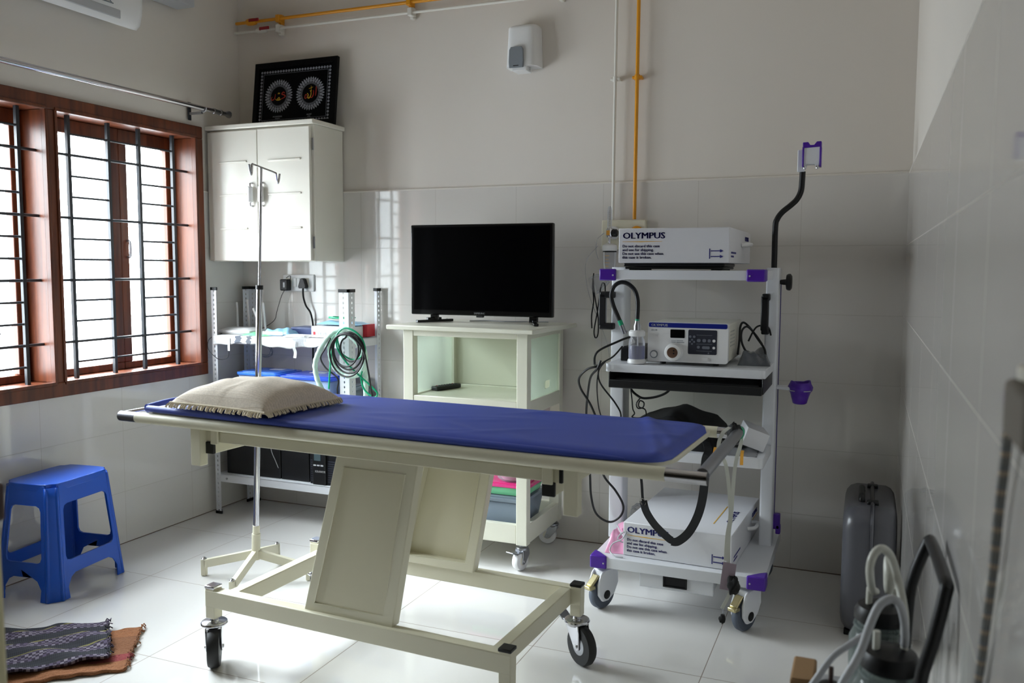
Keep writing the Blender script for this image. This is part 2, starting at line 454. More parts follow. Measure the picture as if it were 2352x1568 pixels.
# matrices that stand a 2d outline up: XZ facing -y, YZ facing +x
def XZ(y=0, x=0, z=0): return Matrix(((1,0,0,x),(0,0,-1,y),(0,1,0,z),(0,0,0,1)))
def YZ(x=0, y=0, z=0): return Matrix(((0,0,1,x),(1,0,0,y),(0,1,0,z),(0,0,0,1)))

# ---------------------------------------------------------------- room
XR = 3.470; ZT = 1.755; ZC = 3.20; YF = -4.10
struct(MB().box(-0.24, XR+0.2, -7.0, 0.2, -0.12, 0.0), 'floor', 'floor')
struct(MB().box(-0.24, XR+0.2, -7.0, 0.2, ZC, ZC+0.12), 'ceiling', 'ceiling')
struct(MB().box(-0.24, XR+0.2, 0.010, 0.2, 0, ZC), 'wall_back', 'plaster')
struct(MB().box(XR+0.010, XR+0.2, -7.0, 0.2, 0, ZC), 'wall_right', 'plaster')
WY0, WY1, WZ0, WZ1 = -2.17, -0.315, 0.770, 2.095       # window hole
mb = MB()
mb.box(-0.24, -0.010, -7.0, WY0, 0, ZC); mb.box(-0.24, -0.010, WY1, 0.01, 0, ZC)
mb.box(-0.24, -0.010, WY0, WY1, 0, WZ0); mb.box(-0.24, -0.010, WY0, WY1, WZ1, ZC)
struct(mb, 'wall_left', 'plaster')
# front wall with the doorway the camera stands in
mb = MB()
mb.box(-0.01, 2.02, YF-0.15, YF, 0, ZC); mb.box(2.02, XR+0.01, YF-0.15, YF, 2.15, ZC)
struct(mb, 'wall_front', 'umber')  # unseen behind the camera, toned dark to hold back fill
struct(MB().box(-0.01, XR+0.01, -7.15, -7.0, 0, ZC), 'wall_corridor', 'umber')  # unseen end wall, same dark tone to cut bounce light
# tile cladding
struct(MB().box(0, XR, 0.0, 0.012, 0, ZT), 'trim_1', 'tile_x')
mb = MB()
mb.box(-0.012, 0, YF, WY0, 0, ZT); mb.box(-0.012, 0, WY1, 0, 0, ZT); mb.box(-0.012, 0, WY0, WY1, 0, WZ0)
struct(mb, 'trim_2', 'tile_y')
struct(MB().box(XR, XR+0.012, YF, 0, 0, ZT), 'trim_3', 'tile_y')
# thin plaster bead that closes the top edge of the tiles
mb = MB(); mb.tube([(0, 0.004, ZT+0.003), (XR, 0.004, ZT+0.003)], 0.006, 8); struct(mb, 'trim_4', 'plaster')
mb = MB(); mb.tube([(XR+0.004, 0, ZT+0.003), (XR+0.004, YF, ZT+0.003)], 0.006, 8); struct(mb, 'trim_5', 'plaster')
mb = MB(); mb.tube([(-0.004, WY1, ZT+0.003), (-0.004, 0, ZT+0.003)], 0.006, 8); struct(mb, 'trim_6', 'plaster')
# dark joint where floor and tiles meet
mb = MB(); mb.box(0, XR, -0.002, 0.001, -0.001, 0.003); mb.box(-0.001, 0.002, YF, 0, -0.001, 0.003)
struct(mb, 'baseboard_back', mat('brown_floor_joint', (110, 88, 74), 0.8))

# ---- window (frame, sashes, panes, grill)
win = struct(MB().box(-0.20, 0.012, WY0, WY1, WZ0, WZ0+0.065).box(-0.20, 0.012, WY0, WY1, WZ1-0.062, WZ1)
             .box(-0.20, 0.012, WY1-0.055, WY1, WZ0+0.065, WZ1-0.062).box(-0.20, 0.012, WY0, WY0+0.055, WZ0+0.065, WZ1-0.062)
             .box(-0.20, 0.012, -1.270, -1.218, WZ0+0.065, WZ1-0.062), 'window_1', 'wood', bevel=0.004)
WP = win
IZ0, IZ1 = WZ0+0.065, WZ1-0.062
def local(mb, name, m, **k): return mb.build(name, m, WP, world=True, **k)
bays = [(-1.218, -0.370), (-2.115, -1.270)]
for (a, b) in bays:
    # stepped rebate moulding around the opening
    mb = MB()
    mb.box(-0.012, 0.018, a-0.004, b+0.004, IZ0-0.012, IZ0+0.004); mb.box(-0.012, 0.018, a-0.004, b+0.004, IZ1-0.004, IZ1+0.012)
    mb.box(-0.012, 0.018, b-0.004, b+0.010, IZ0, IZ1); mb.box(-0.012, 0.018, a-0.010, a+0.004, IZ0, IZ1)
    local(mb, 'moulding', 'wood', bevel=0.003)
    mid = a + (b-a)*0.565
    for (p, q) in ((a, mid), (mid, b-0.0)):
        l = p + (0.03 if p == a else 0.05); r = q - (0.055 if q == b else 0.05)
        mb = MB(); z0, z1 = IZ0+0.035, IZ1-0.065
        mb.box(-0.185, -0.140, p, q, IZ0, z0); mb.box(-0.185, -0.140, p, q, z1, IZ1)
        mb.box(-0.185, -0.140, p, l, z0, z1); mb.box(-0.185, -0.140, r, q, z0, z1)
        sash = local(mb, 'sash', 'wood', bevel=0.004)
        MB().box(-0.165, -0.161, l-0.005, r+0.005, z0-0.005, z1+0.005).build('pane', 'glass', sash, world=True)
        hy = l-0.012 if p != a else r+0.012
        if p != a: MB().tube([(-0.139, hy, 1.40), (-0.122, hy, 1.405), (-0.122, hy, 1.475), (-0.139, hy, 1.48)], 0.006, 8, 3).build('sash_handle', 'steel', sash, world=True)
    # iron grill
    bars = [b-0.097, b-0.323, b-0.510, b-0.733] if b > -1 else [b-0.085, b-0.31, b-0.50, b-0.73]
    mb = MB()
    for y in bars: mb.beam((-0.055, y, IZ0), (-0.055, y, IZ1), 0.016, 0.016, (0,1,0))
    for k in range(12):
        z = 1.951 - 0.0945*k
        if k in (1, 4, 7, 10): mb.tube([(-0.055, a, z), (-0.055, b, z)], 0.0066, 8); continue
        if k in (0, 11): mb.tube([(-0.055, bars[3], z), (-0.055, bars[0], z)], 0.0052, 8); continue
        mb.tube([(-0.055, bars[3], z), (-0.055, bars[2], z)], 0.0052, 8); mb.tube([(-0.055, bars[1], z), (-0.055, bars[0], z)], 0.0052, 8)
    local(mb, 'window_grill', 'grill')

# ---- open door beside the camera
door = MB().box(-0.02, 0.02, 0.0, 0.93, 0.005, 2.10)
X = Matrix.Translation((1.965, YF+0.03, 0)) @ rz(math.radians(-14))
door.v = [X @ v for v in door.v]
door = struct(door, 'door_1', 'doorcream', bevel=0.004)
mb = MB().tube([(0.02, 0.880, 1.330), (0.050, 0.880, 1.330), (0.062, 0.890, 1.315), (0.068, 0.902, 1.275), (0.070, 0.910, 1.255)], 0.013, 12, 5)
mb.v = [X @ v for v in mb.v]; mb.build('door_handle', 'blackgloss', door, world=True)
mb = MB().box(0.018, 0.026, 0.850, 0.918, 1.06, 1.37); mb.v = [X @ v for v in mb.v]; mb.build('handle_plate', 'chrome', door, world=True, bevel=0.003)
mb = MB().box(0.020, 0.050, 0.85, 0.926, 1.00, 1.055); mb.v = [X @ v for v in mb.v]; mb.build('tower_bolt', 'brown', door, world=True, bevel=0.006)

# ---------------------------------------------------------------- stretcher
G = thing('stretcher_trolley', 'cream steel patient trolley with slanted side panels under the blue mattress', 'stretcher', (1.915, -1.51, 0), math.radians(-2.8))
PX = (-0.592, 0.514); PY = 0.278
mb = MB()
for sy in (-1, 1): mb.box(PX[0]-0.02, PX[1]+0.02, sy*PY-0.02, sy*PY+0.02, 0.205, 0.264)
for x in (PX[0]+0.075, PX[1]-0.035): mb.box(x-0.02, x+0.02, -PY+0.02, PY-0.02, 0.206, 0.263)
mb.build('base_frame', 'cream', G, bevel=0.003)
for x in PX:
    for sy in (-1, 1):
        p = MB().box(x-0.0195, x+0.0195, sy*PY-0.0195, sy*PY+0.0195, 0.165, 0.272).build('leg_post', 'cream', G, bevel=0.003)
        MB().box(x-0.021, x+0.021, sy*PY-0.021, sy*PY+0.021, 0.268, 0.279).build('end_cap', 'chrome' if x < 0 else 'black', p, bevel=0.003)

def caster(parent, x, y, ztop, rad, ang, wheelm, forkm, width=0.032, name='caster', hub='steel', pedal=None, trail=0.03):
    """swivel caster: plate, fork (the part), wheel with hub and brake pedal as its pieces"""
    X = Matrix.Translation((x, y, 0)) @ rz(ang)
    ax = Vector((-trail, 0, rad)); w = width/2
    mb = MB()
    mb.lathe([(0.014, ztop), (0.014, ztop-0.012), (rad*0.62, ztop-0.014), (rad*0.66, ztop-0.022), (rad*0.5, ztop-0.034)], (0,0,0), 20)
    for sgn in (-1, 1):
        y0 = sgn*(w+0.006)
        out = [(-rad*0.55, ztop-0.024), (rad*0.52, ztop-0.024), (rad*0.46, ztop-0.045), (-trail+0.014, rad-0.012), (-trail, rad-0.017), (-trail-0.014, rad-0.010), (-rad*0.62, ztop-0.05)]
        mb.plate(out, (), 0.004, XZ(y0))
    mb.box(-rad*0.52, rad*0.50, -w-0.006, w+0.006, ztop-0.032, ztop-0.022)
    mb.cyl((ax.x, -w-0.013, ax.z), (ax.x, w+0.013, ax.z), 0.007, seg=8)
    mb.v = [X @ v for v in mb.v]
    f = mb.build(name, forkm, parent, bevel=0.002)
    mb = MB().lathe([(rad*0.62, -w), (rad*0.93, -w), (rad, -w*0.55), (rad, w*0.55), (rad*0.93, w), (rad*0.62, w)], (ax.x, 0, ax.z), 36, 'y')
    mb.v = [X @ v for v in mb.v]; mb.build('wheel', wheelm, f)
    mb = MB().lathe([(0.01, -w-0.003), (rad*0.34, -w-0.002), (rad*0.64, -w+0.003), (rad*0.64, w-0.003), (rad*0.34, w+0.002), (0.01, w+0.003)], (ax.x, 0, ax.z), 28, 'y')
    mb.v = [X @ v for v in mb.v]; mb.build('wheel_hub', hub, f)
    if pedal:
        mb = MB().box(rad*0.2, rad*0.2+0.05, -0.018, 0.018, ztop-0.036, ztop-0.030)
        mb.beam((rad*0.2+0.045, 0, ztop-0.035), (rad*0.2+0.085, 0, ztop-0.018), 0.040, 0.006)
        mb.v = [X @ v for v in mb.v]; mb.build('brake_pedal', pedal, f, bevel=0.002)
    return f
caster(G, PX[0], -PY, 0.166, 0.069, math.radians(129), 'rubber', 'chrome', 0.038, hub='black', trail=0.018)
caster(G, PX[1], PY, 0.166, 0.069, math.radians(146), 'rubber', 'chrome', 0.032, pedal='steel')
caster(G, PX[0], PY, 0.166, 0.069, math.radians(120), 'rubber', 'chrome', 0.032, hub='black')
caster(G, PX[1], -PY, 0.166, 0.069, math.radians(150), 'rubber', 'chrome', 0.032)

# slanted leg panels: square tube surround with an inset sheet
def slant(y):
    b0, b1, t0, t1, zb, zt = -0.205, 0.128, -0.070, 0.222, 0.262, 0.775
    out = [(b0, zb), (b1, zb), (t1, zt), (t0, zt)]
    e = 0.036
    hole = [(b0+e+0.008, zb+0.030), (b1-e+0.006, zb+0.030), (t1-e-0.008, zt-0.034), (t0+e-0.006, zt-0.034)]
    f = MB().plate(out, [hole], 0.040, XZ(y)).build('leg_panel', 'cream', G, bevel=0.003)
    MB().plate(hole, (), 0.004, XZ(y-0.0165 if y < 0 else y+0.015)).build('panel_sheet', 'creamsheet', f)
slant(-0.262); slant(0.262)
# rails under the bed and the telescopic cross bars
for sy in (-1, 1):
    r = MB().box(-0.605, 0.672, sy*0.266-0.018, sy*0.266+0.018, 0.771, 0.808).build('under_rail', 'cream', G, bevel=0.003)
    MB().box(-0.613, -0.603, sy*0.266-0.019, sy*0.266+0.019, 0.770, 0.809).build('end_cap', 'black', r, bevel=0.002)
    MB().box(0.670, 0.680, sy*0.266-0.019, sy*0.266+0.019, 0.770, 0.809).build('end_cap', 'black', r, bevel=0.002)
for x in (-0.585, 0.640):
    r = MB().box(x-0.018, x+0.018, -0.280, 0.280, 0.732, 0.769).build('cross_bar', 'cream', G, bevel=0.003)
    for y in (-0.283, 0.283): MB().box(x-0.019, x+0.019, y-0.006, y+0.006, 0.731, 0.770).build('end_cap', 'black', r, bevel=0.002)
for x in (-0.555, 0.640):
    for sy in (-1, 1):
        MB().box(x-0.016, x+0.016, sy*0.293-0.004, sy*0.293+0.004, 0.766, 0.842).build('rail_bracket', 'cream', G, bevel=0.003)
for x in (-0.620, 0.715):
    for sy in (-1, 1):
        MB().box(x-0.021, x+0.021, sy*0.297-0.017, sy*0.297+0.017, 0.692, 0.822).build('side_rail_socket', 'cream', G, bevel=0.003)
# bed frame of round tube with chrome push bars at both ends
YT = 0.312; ZTB = 0.834
mb = MB()
for sy in (-1, 1): mb.tube([(-0.885, sy*YT, ZTB), (0.972, sy*YT, ZTB)], 0.0185, 16)
for x in (-0.80, -0.3, 0.25, 0.80): mb.box(x-0.015, x+0.015, -YT, YT, 0.822, 0.838)
mb.build('bed_frame', 'cream', G)
for s, x0, x1 in ((-1, -0.885, -0.966), (1, 0.972, 1.078)):
    for sy in (-1, 1): MB().tube([(x0, sy*YT, ZTB), (x1-(0.052 if s > 0 and sy > 0 else 0), sy*YT, ZTB)], 0.0175, 16).build('push_handle', 'chrome' if s > 0 else 'darksteel', G)
MB().tube([(-0.955, -YT+0.008, ZTB+0.006), (-0.955, YT-0.008, ZTB+0.006)], 0.011, 12).build('push_bar', 'chrome', G)
MB().tube([(1.064, -YT+0.004, ZTB+0.008), (1.042, YT-0.040, ZTB+0.010), (1.034, YT-0.010, ZTB+0.004), (1.018, YT, ZTB)], 0.0165, 14, 4).build('push_bar', 'steel', G)
# bed board with rounded foot corners and a cream edge
bd = rrect(-0.830, 0.972, -0.300, 0.300, 0.11)
bd = [p for p in bd if p[0] > -0.68] ; bd = [(-0.83, 0.300), (-0.83, -0.300)] + bd
MB().plate(bd, (), 0.014, Matrix.Translation((0, 0, 0.848))).build('bed_board', 'cream', G, bevel=0.003)

# ---- mattress and pillow lying on the stretcher
GX_ = Matrix.Translation((1.915, -1.51, 0)) @ rz(math.radians(-2.8))
mt = thing('mattress', 'thin blue vinyl mattress lying on the cream patient trolley', 'mattress', tuple(GX_ @ Vector((0, 0, 0.856))), math.radians(-2.8))
LX, RX, Y0, Y1 = -0.842, 0.966, -0.302, 0.250
rnd = random.Random(3)
wr = [(rnd.uniform(-0.6, 0.9), rnd.uniform(-0.25, 0.2), rnd.uniform(-0.6, 0.9), rnd.uniform(0.05, 0.12), rnd.uniform(0.012, 0.03)) for _ in range(26)]
def mat_top(u, v):
    x = LX + (RX-LX)*u; y = Y0 + (Y1-Y0)*v
    c = 0.075
    if x > RX-c:                                   # rounded foot corners
        t = (x-(RX-c))/c; lim = c*(1-math.sqrt(max(0, 1-t*t)))
        y = max(Y0+lim*0.95, min(Y1-lim*0.95, Y0 + lim + (Y1-Y0-2*lim)*v))
    e = min(u*(RX-LX), (1-u)*(RX-LX), v*(Y1-Y0), (1-v)*(Y1-Y0))
    z = 0.020*min(1, max(0, e/0.03))**0.5
    for (a, b, th, ln, w) in wr:
        dx, dy = x-a, y-b; p = dx*math.cos(th)+dy*math.sin(th); q = -dx*math.sin(th)+dy*math.cos(th)
        z += 0.0024*math.exp(-(q/w)**2-(p/ln)**2)*(1 if e > 0.01 else 0)
    z += 0.003*math.sin(x*3.1+1)*math.sin(v*PI)
    if x > 0.70: z += 0.004*math.exp(-((x-0.93+0.5*(y+0.1))/0.02)**2) + 0.004*math.exp(-((x-0.88+0.35*(y+0.1))/0.015)**2)
    return (x, y, z)
mb = MB().grid(150, 48, mat_top)
nb = len(mb.v)
top = list(mb.v)
W_ = 49
edge = [i*W_ for i in range(151)] + [150*W_+j for j in range(1, 49)] + [i*W_+48 for i in range(149, -1, -1)] + [j for j in range(47, 0, -1)]
ring = []
for q in edge:
    v = top[q]; ring.append(len(mb.v)); mb.v.append(Vector((v.x, v.y, -0.001)))
for k in range(len(edge)):
    l = (k+1) % len(edge); mb.f.append((edge[k], ring[k], ring[l], edge[l]))
mb.f.append(tuple(ring))
mb.build('cover', 'vinyl', mt, angle=60)
# rolled seam along the near edge and the loose folded corner at the head end
MB().tube([(LX+0.004, Y0-0.006, 0.012), (-0.5, Y0-0.009, 0.010), (0.1, Y0-0.006, 0.007), (0.72, Y0-0.003, 0.004), (0.86, Y0+0.002, 0.003)], 0.0115, 10, 4, rr=lambda t: 0.0115*min(1, 0.3+2.2*(1-t))).build('piping', 'vinyl', mt)
MB().tube([(LX-0.002, Y0-0.004, 0.012), (LX-0.003, Y0+0.09, 0.018), (LX-0.001, Y0+0.20, 0.016), (LX, Y1-0.02, 0.010)], 0.015, 10, 4).build('head_roll', 'vinyl', mt)

pc = GX_ @ Vector((-0.500, -0.150, 0.886))
pl = thing('pillow', 'beige striped cotton pillow with a fringed edge on the blue mattress', 'pillow', tuple(pc), math.radians(-6.5))
A_, B_ = 0.215, 0.180
def pil(sg):
    def f(u, v):
        a, b = 2*u-1, 2*v-1
        px = A_*a*(1-0.05*(1-b*b)); py = B_*b*(1-0.06*(1-a*a))
        h = (max(0, 1-abs(a)**2.6)*max(0, 1-abs(b)**2.6))**0.42
        z = (0.078 if sg > 0 else 0.010)*h*sg
        if sg > 0: z += 0.0035*h*(math.sin(9*px/A_+3*b)+math.sin(7*b*2+2*a))*0.5 + 0.004*math.exp(-((a-0.25*b-0.2)/0.06)**2)*max(0, -b)*h
        return (px, py, z + 0.010)
    return f
MB().grid(44, 36, pil(1)).build('pillow_top', 'pillow', pl, angle=180)
MB().grid(24, 20, pil(-1)).build('pillow_base', 'navy', pl, angle=180)
mb = MB(); mb2 = MB()
per = []
for side in range(4):
    for i in range(38):
        t = i/38
        a, b = [(2*t-1, -1), (1, 2*t-1), (1-2*t, 1), (-1, 1-2*t)][side]
        n = [(0,-1), (1,0), (0,1), (-1,0)][side]
        per.append((A_*a*(1-0.05*(1-b*b)), B_*b*(1-0.06*(1-a*a)), n))
for (x, y, n) in per:
    j = rnd.uniform(-0.002, 0.002)
    mb.tube([(x, y, 0.011), (x+n[0]*0.009+j, y+n[1]*0.009+j, 0.007), (x+n[0]*0.015+j*2, y+n[1]*0.015+j*2, -0.001+rnd.uniform(-0.003, 0.002))], 0.0030, 6, 2, rr=lambda t: 0.0022+0.0022*t)
mb.tube([(x, y, 0.012) for x, y, n in per], 0.0042, 6, 1, True)
mb.build('fringe', 'fringe', pl)

# ---------------------------------------------------------------- blue stool
ST = thing('plastic_stool', 'blue moulded plastic stool standing under the window', 'stool', (0.178, -1.413, 0), math.radians(7))
HX, HY, BX, BY, SH = 0.122, 0.168, 0.165, 0.212, 0.475
def sidep(z, ax):   # half extent at height z
    t = z/0.455
    return (BX + (HX-BX)*t) if ax == 0 else (BY + (HY-BY)*t)
def side_panel(axis, sg):
    g = 0.046
    w0 = sidep(0, axis)-g; w1 = sidep(0.455, axis)-g*0.72
    def P(s, z): return s*(w0+(w1-w0)*z/0.455), z
    lw0, lw1 = 0.030, 0.030
    out = [P(-1, 0.002)]
    fx = lambda z, in_: (w0+(w1-w0)*z/0.455) - in_
    # foot, arch between the feet, foot
    out += [(-fx(0, lw0), 0.002), (-fx(0.05, lw0-0.006), 0.05), (-fx(0.088, lw0+0.012), 0.084), (-fx(0.10, lw0+0.035), 0.096)]
    out += [(fx(0.10, lw0+0.035), 0.096), (fx(0.088, lw0+0.012), 0.084), (fx(0.05, lw0-0.006), 0.05), (fx(0, lw0), 0.002), P(1, 0.002), P(1, 0.466), P(-1, 0.466)]
    z0, z1 = 0.155, 0.385
    a0 = fx(z0, 0.020); a1 = fx(z1, 0.018); r = 0.022
    hole = [(-a0+r, z0), (a0-r, z0), (a0-0.006, z0+0.006), (a0, z0+r), (a1, z1-r), (a1-0.007, z1-0.007), (a1-r, z1), (-a1+r, z1), (-a1+0.007, z1-0.007), (-a1, z1-r), (-a0, z0+r), (-a0+0.006, z0+0.006)]
    b = sidep(0, 1-axis); t = sidep(0.455, 1-axis)
    sl = (t-b)/0.455
    if axis == 0: X = Matrix(((sg*-1,0,0,0),(0,-sg*-sl if False else sg*sl,sg,sg*b),(0,1,0,0),(0,0,0,1)))
    else: X = Matrix(((0,sg*sl,sg,sg*b),(sg,0,0,0),(0,1,0,0),(0,0,0,1)))
    return MB().plate(out, [hole], 0.005, X)
for axis in (0, 1):
    for sg in (-1, 1): side_panel(axis, sg).build('side_frame', 'stool', ST, bevel=0.0015)
for sx in (-1, 1):
    for sy in (-1, 1):
        def leg(u, v, sx=sx, sy=sy):
            z = 0.002 + 0.456*v; hx, hy = sidep(z, 0), sidep(z, 1)
            g = 0.046*(1-0.28*v)+0.003
            p0 = Vector((hx-g, hy)); p2 = Vector((hx, hy-g))
            a = u*PI
            # fluted corner: ridge, hollow, ridge
            q = p0*(1-u)+p2*u
            n = Vector((1, 1)).normalized()
            d = (0.006*math.sin(PI*u/0.2) if u < 0.2 else (0.006*math.sin(PI*(1-u)/0.2) if u > 0.8 else -0.003*math.sin(PI*(u-0.2)/0.6)))+0.010*math.sin(a)
            q = q + n*d
            return (sx*q.x, sy*q.y, z)
        MB().grid(16, 10, leg).build('leg', 'stool', ST, solid=0.005, angle=180)
def notch(p):
    return p
outl = []
for (x, y) in rrect(-HX-0.002, HX+0.002, -HY-0.002, HY+0.002, 0.010, 3): outl.append((x, y))
g = 0.036
outl = []
for sx, sy, order in ((1,-1,0), (1,1,1), (-1,1,0), (-1,-1,1)):
    pts = [(HX-0.075, HY+0.004), (HX-g, HY), (HX-g*0.80, HY-0.003), (HX-g*0.66, HY-g*0.42), (HX-g*0.55, HY-g*0.55), (HX-g*0.42, HY-g*0.66), (HX-0.003, HY-g*0.80), (HX, HY-g), (HX+0.004, HY-0.085)]
    pts = [(sx*x, sy*y) for x, y in pts]
    outl += pts if order == 0 else pts[::-1]
mb = MB().plate(outl, (), 0.030, Matrix.Translation((0, 0, SH-0.017)))
mb.build('seat', 'stool', ST, bevel=0.010, seg=4)

# ---------------------------------------------------------------- door mats
def matting(name, label, q, z, m, n, amp, th):
    A, B, C_, D_ = [Vector(p+(0,)) for p in q]      # far-right, near-right, near-left, far-left
    o = (A+B+C_+D_)/4; ang = math.atan2((B-A).y, (B-A).x)+PI/2
    X = Matrix.Translation((o.x, o.y, z)) @ rz(ang)
    t = thing(name, label, 'mat', (o.x, o.y, z), ang)
    inv = X.inverted(); r = random.Random(n)
    ph = [(r.uniform(2, 6), r.uniform(2, 6), r.uniform(0, 6)) for _ in range(5)]
    def h(u, v): return sum(math.sin(a*u*3+b*v*4+c) for a, b, c in ph)/5
    def top(u, v):
        p = (A*(1-v)+B*v)*(1-u)+(D_*(1-v)+C_*v)*u
        e = 0.006*math.sin(37*u)+0.004*math.sin(61*v)
        p = inv @ Vector((p.x+(e if v in (0, 1) else 0), p.y+(e if u in (0, 1) else 0), z))
        return (p.x, p.y, th + amp*max(0, h(u, v)+0.4) + 0.002*math.sin(v*150))
    mb = MB().grid(50, 60, top); k = len(mb.v); T = list(mb.v)
    for v in T: mb.v.append(Vector((v.x, v.y, max(0.001, v.z-th))))
    w = 61
    mb.f += [tuple(i+k for i in reversed(f)) for f in list(mb.f)]
    per_ = [i*w for i in range(51)]+[50*w+j for j in range(1, 61)]+[i*w+60 for i in range(49, -1, -1)]+[j for j in range(59, 0, -1)]
    for i in range(len(per_)):
        a, b = per_[i], per_[(i+1) % len(per_)]; mb.f.append((b, a, a+k, b+k))
    mb.build('weave', m, t, angle=180)
    mb = MB()
    for i in range(46):
        v = i/45; p = Vector(top(0, v)); d = r.uniform(0.010, 0.03)
        mb.tube([p, p+Vector((r.uniform(-0.008, 0.008), d*0.6, 0.003)), p+Vector((r.uniform(-0.014, 0.014), d, -p.z+0.003))], 0.0022, 5, 2)
    mb.build('fringe', m, t)
    return t
matting('door_mat', 'brown and red coir doormat lying under the charcoal woven mat', [(0.868, -1.650), (1.075, -1.925), (0.74, -2.22), (0.55, -1.90)], 0.0, 'matbrown', 4, 0.006, 0.010)
matting('door_mat', 'charcoal woven doormat with pale bands, crumpled on top of the brown mat', [(0.745, -1.690), (0.985, -1.905), (0.60, -2.34), (0.30, -2.02)], 0.020, 'matdark', 9, 0.014, 0.008)

# ---------------------------------------------------------------- drip stand
IV = thing('drip_stand', 'chrome drip stand with a hooked top and cream cross feet', 'drip stand', (0.905, -1.045, 0))
lean = Vector((0.042, 0, 1)).normalized()
P0 = Vector((0.0, 0, 0.10))
def onpole(z): return P0 + lean*((z-0.10)/lean.z)
for ang in (196, 286, 16, 106):
    a = math.radians(ang); d = Vector((math.cos(a), math.sin(a), 0)); e = d*0.238
    mb = MB().beam(Vector((0, 0, 0.112)), e+Vector((0, 0, 0.055)), 0.022, 0.036)
    mb.beam(e+Vector((0,0,0.0745)), e+Vector((0,0,0.003)), 0.022, 0.022, d)
    leg = mb.build('foot', 'cream', IV, bevel=0.002)
    MB().lathe([(0.010, 0), (0.012, 0.004), (0.006, 0.010)], e+Vector((0,0,0.0735)), 10).build('foot_cap', 'chrome', leg)
MB().cyl(onpole(0.085), onpole(0.20), 0.0185).cyl(onpole(0.20), onpole(0.235), 0.0150).build('hub', 'cream', IV)
po = MB().cyl(onpole(0.23), onpole(1.262), 0.0128).build('pole', 'chrome', IV)
MB().cyl(onpole(1.258), onpole(1.276), 0.0152).build('collar', 'black', po)
MB().cyl(onpole(1.27), onpole(1.762), 0.0058).build('inner_pole', 'chrome', IV)
t0 = onpole(1.765); d = Vector((-0.37, 0.93, 0)).normalized()
a = t0 - d*0.115; b = t0 + d*0.215
mb = MB().tube([a-d*0.040+Vector((0,0,-0.006)), a-d*0.024+Vector((0,0,-0.040)), a-d*0.012+Vector((0,0,-0.038)), a-d*0.004+Vector((0,0,-0.004)), a+d*0.02, t0, b-d*0.02, b+Vector((0,0,-0.006)), b+d*0.016+Vector((0,0,-0.034)), b+d*0.034+Vector((0,0,-0.038)), b+d*0.060+Vector((0,0,0.002))], 0.0046, 8, 4)
mb.build('hook_bar', 'chrome', IV)

# ---------------------------------------------------------------- wall cabinet
CB = thing('wall_cabinet', 'white painted double-door cupboard hung in the back corner', 'cabinet', (0.35, -0.14, 1.383))
cx = lambda mb, *a, **k: mb.build(*a, CB, world=True, **k)
cx(MB().box(0.013, 0.686, -0.262, -0.001, 1.383, 2.080), 'carcass', 'cupboard', bevel=0.003)
cx(MB().box(0.003, 0.700, -0.292, -0.001, 2.080, 2.103), 'top_board', 'cupboard', bevel=0.004)
for (x0, x1, hx, hinge) in ((0.014, 0.342, 0.306, 0), (0.345, 0.672, 0.376, 1)):
    mb = MB().box(x0, x1, -0.283, -0.263, 1.386, 2.070)
    dr = cx(mb, 'cabinet_door', 'cupboard', bevel=0.003)
    for z in (1.905, 1.732, 1.555):
        l0, l1 = (0.092, 0.275) if hinge == 0 else (0.410, 0.618)
        MB().beam((l0, -0.285, z), (l1, -0.285, z+0.002), 0.008, 0.010).build('louvre_strip', 'cupboard', dr, world=True, bevel=0.003)
    mb = MB().tube([(hx, -0.283, 1.672), (hx, -0.298, 1.676), (hx, -0.300, 1.690), (hx, -0.300, 1.774), (hx, -0.298, 1.788), (hx, -0.283, 1.793)], 0.0050, 10, 3)
    hd = mb.build('door_handle', 'chrome', dr, world=True)
    MB().lathe([(0.008, 1.690), (0.0150, 1.694), (0.0150, 1.770), (0.008, 1.774)], (hx, -0.301, 0), 14).build('grip', 'white', dr, world=True)
for z in (1.48, 1.98): cx(MB().cyl((0.681, -0.268, z-0.03), (0.681, -0.268, z+0.03), 0.0045, seg=8), 'hinge', 'steel')

# ---------------------------------------------------------------- framed print leaning on the cabinet
tilt = Matrix.Rotation(math.atan2(0.055, 0.36), 4, 'X')
PF = thing('framed_print', 'black framed calligraphy print leaning on the wall cupboard top', 'picture', (0.424, -0.090, 2.1035), 0, None, tilt @ Matrix.Identity(4))
PF.matrix_world = Matrix.Translation((0.424, -0.083, 2.1035)) @ Matrix.Rotation(-math.atan2(0.045, 0.36), 4, 'X'); TM[PF.name] = PF.matrix_world.copy()
PW, PH = 0.268, 0.366
MB().plate([(-PW, 0), (PW, 0), (PW, PH), (-PW, PH)], [[(-PW+0.030, 0.030), (PW-0.030, 0.030), (PW-0.030, PH-0.030), (-PW+0.030, PH-0.030)]], 0.022, XZ(0))  .build('frame', 'artframe', PF, bevel=0.002)
art = MB().box(-PW+0.028, PW-0.028, -0.004, 0.006, 0.028, PH-0.028).build('print', 'art', PF)
YA = -0.0046
mb = MB()
bx, bz0, bz1 = PW-0.046, 0.036, PH-0.052
def ring(mb, cx_, cz, r0, r1, n=40):
    mb.plate([(cx_+r1*math.cos(2*PI*i/n), cz+r1*math.sin(2*PI*i/n)) for i in range(n)], [[(cx_+r0*math.cos(2*PI*i/n), cz+r0*math.sin(2*PI*i/n)) for i in range(n)]], 0.0004, XZ(YA))
def dot(mb, x, z, r, n=10): mb.plate([(x+r*math.cos(2*PI*i/n), z+r*math.sin(2*PI*i/n)) for i in range(n)], (), 0.0004, XZ(YA))
for i in range(26):
    x = -bx + 2*bx*i/25; ring(mb, x, bz1, 0.0030, 0.0068, 10); ring(mb, x, bz0, 0.0030, 0.0068, 10)
    dot(mb, x, bz1, 0.0018, 6); dot(mb, x, bz0, 0.0018, 6)
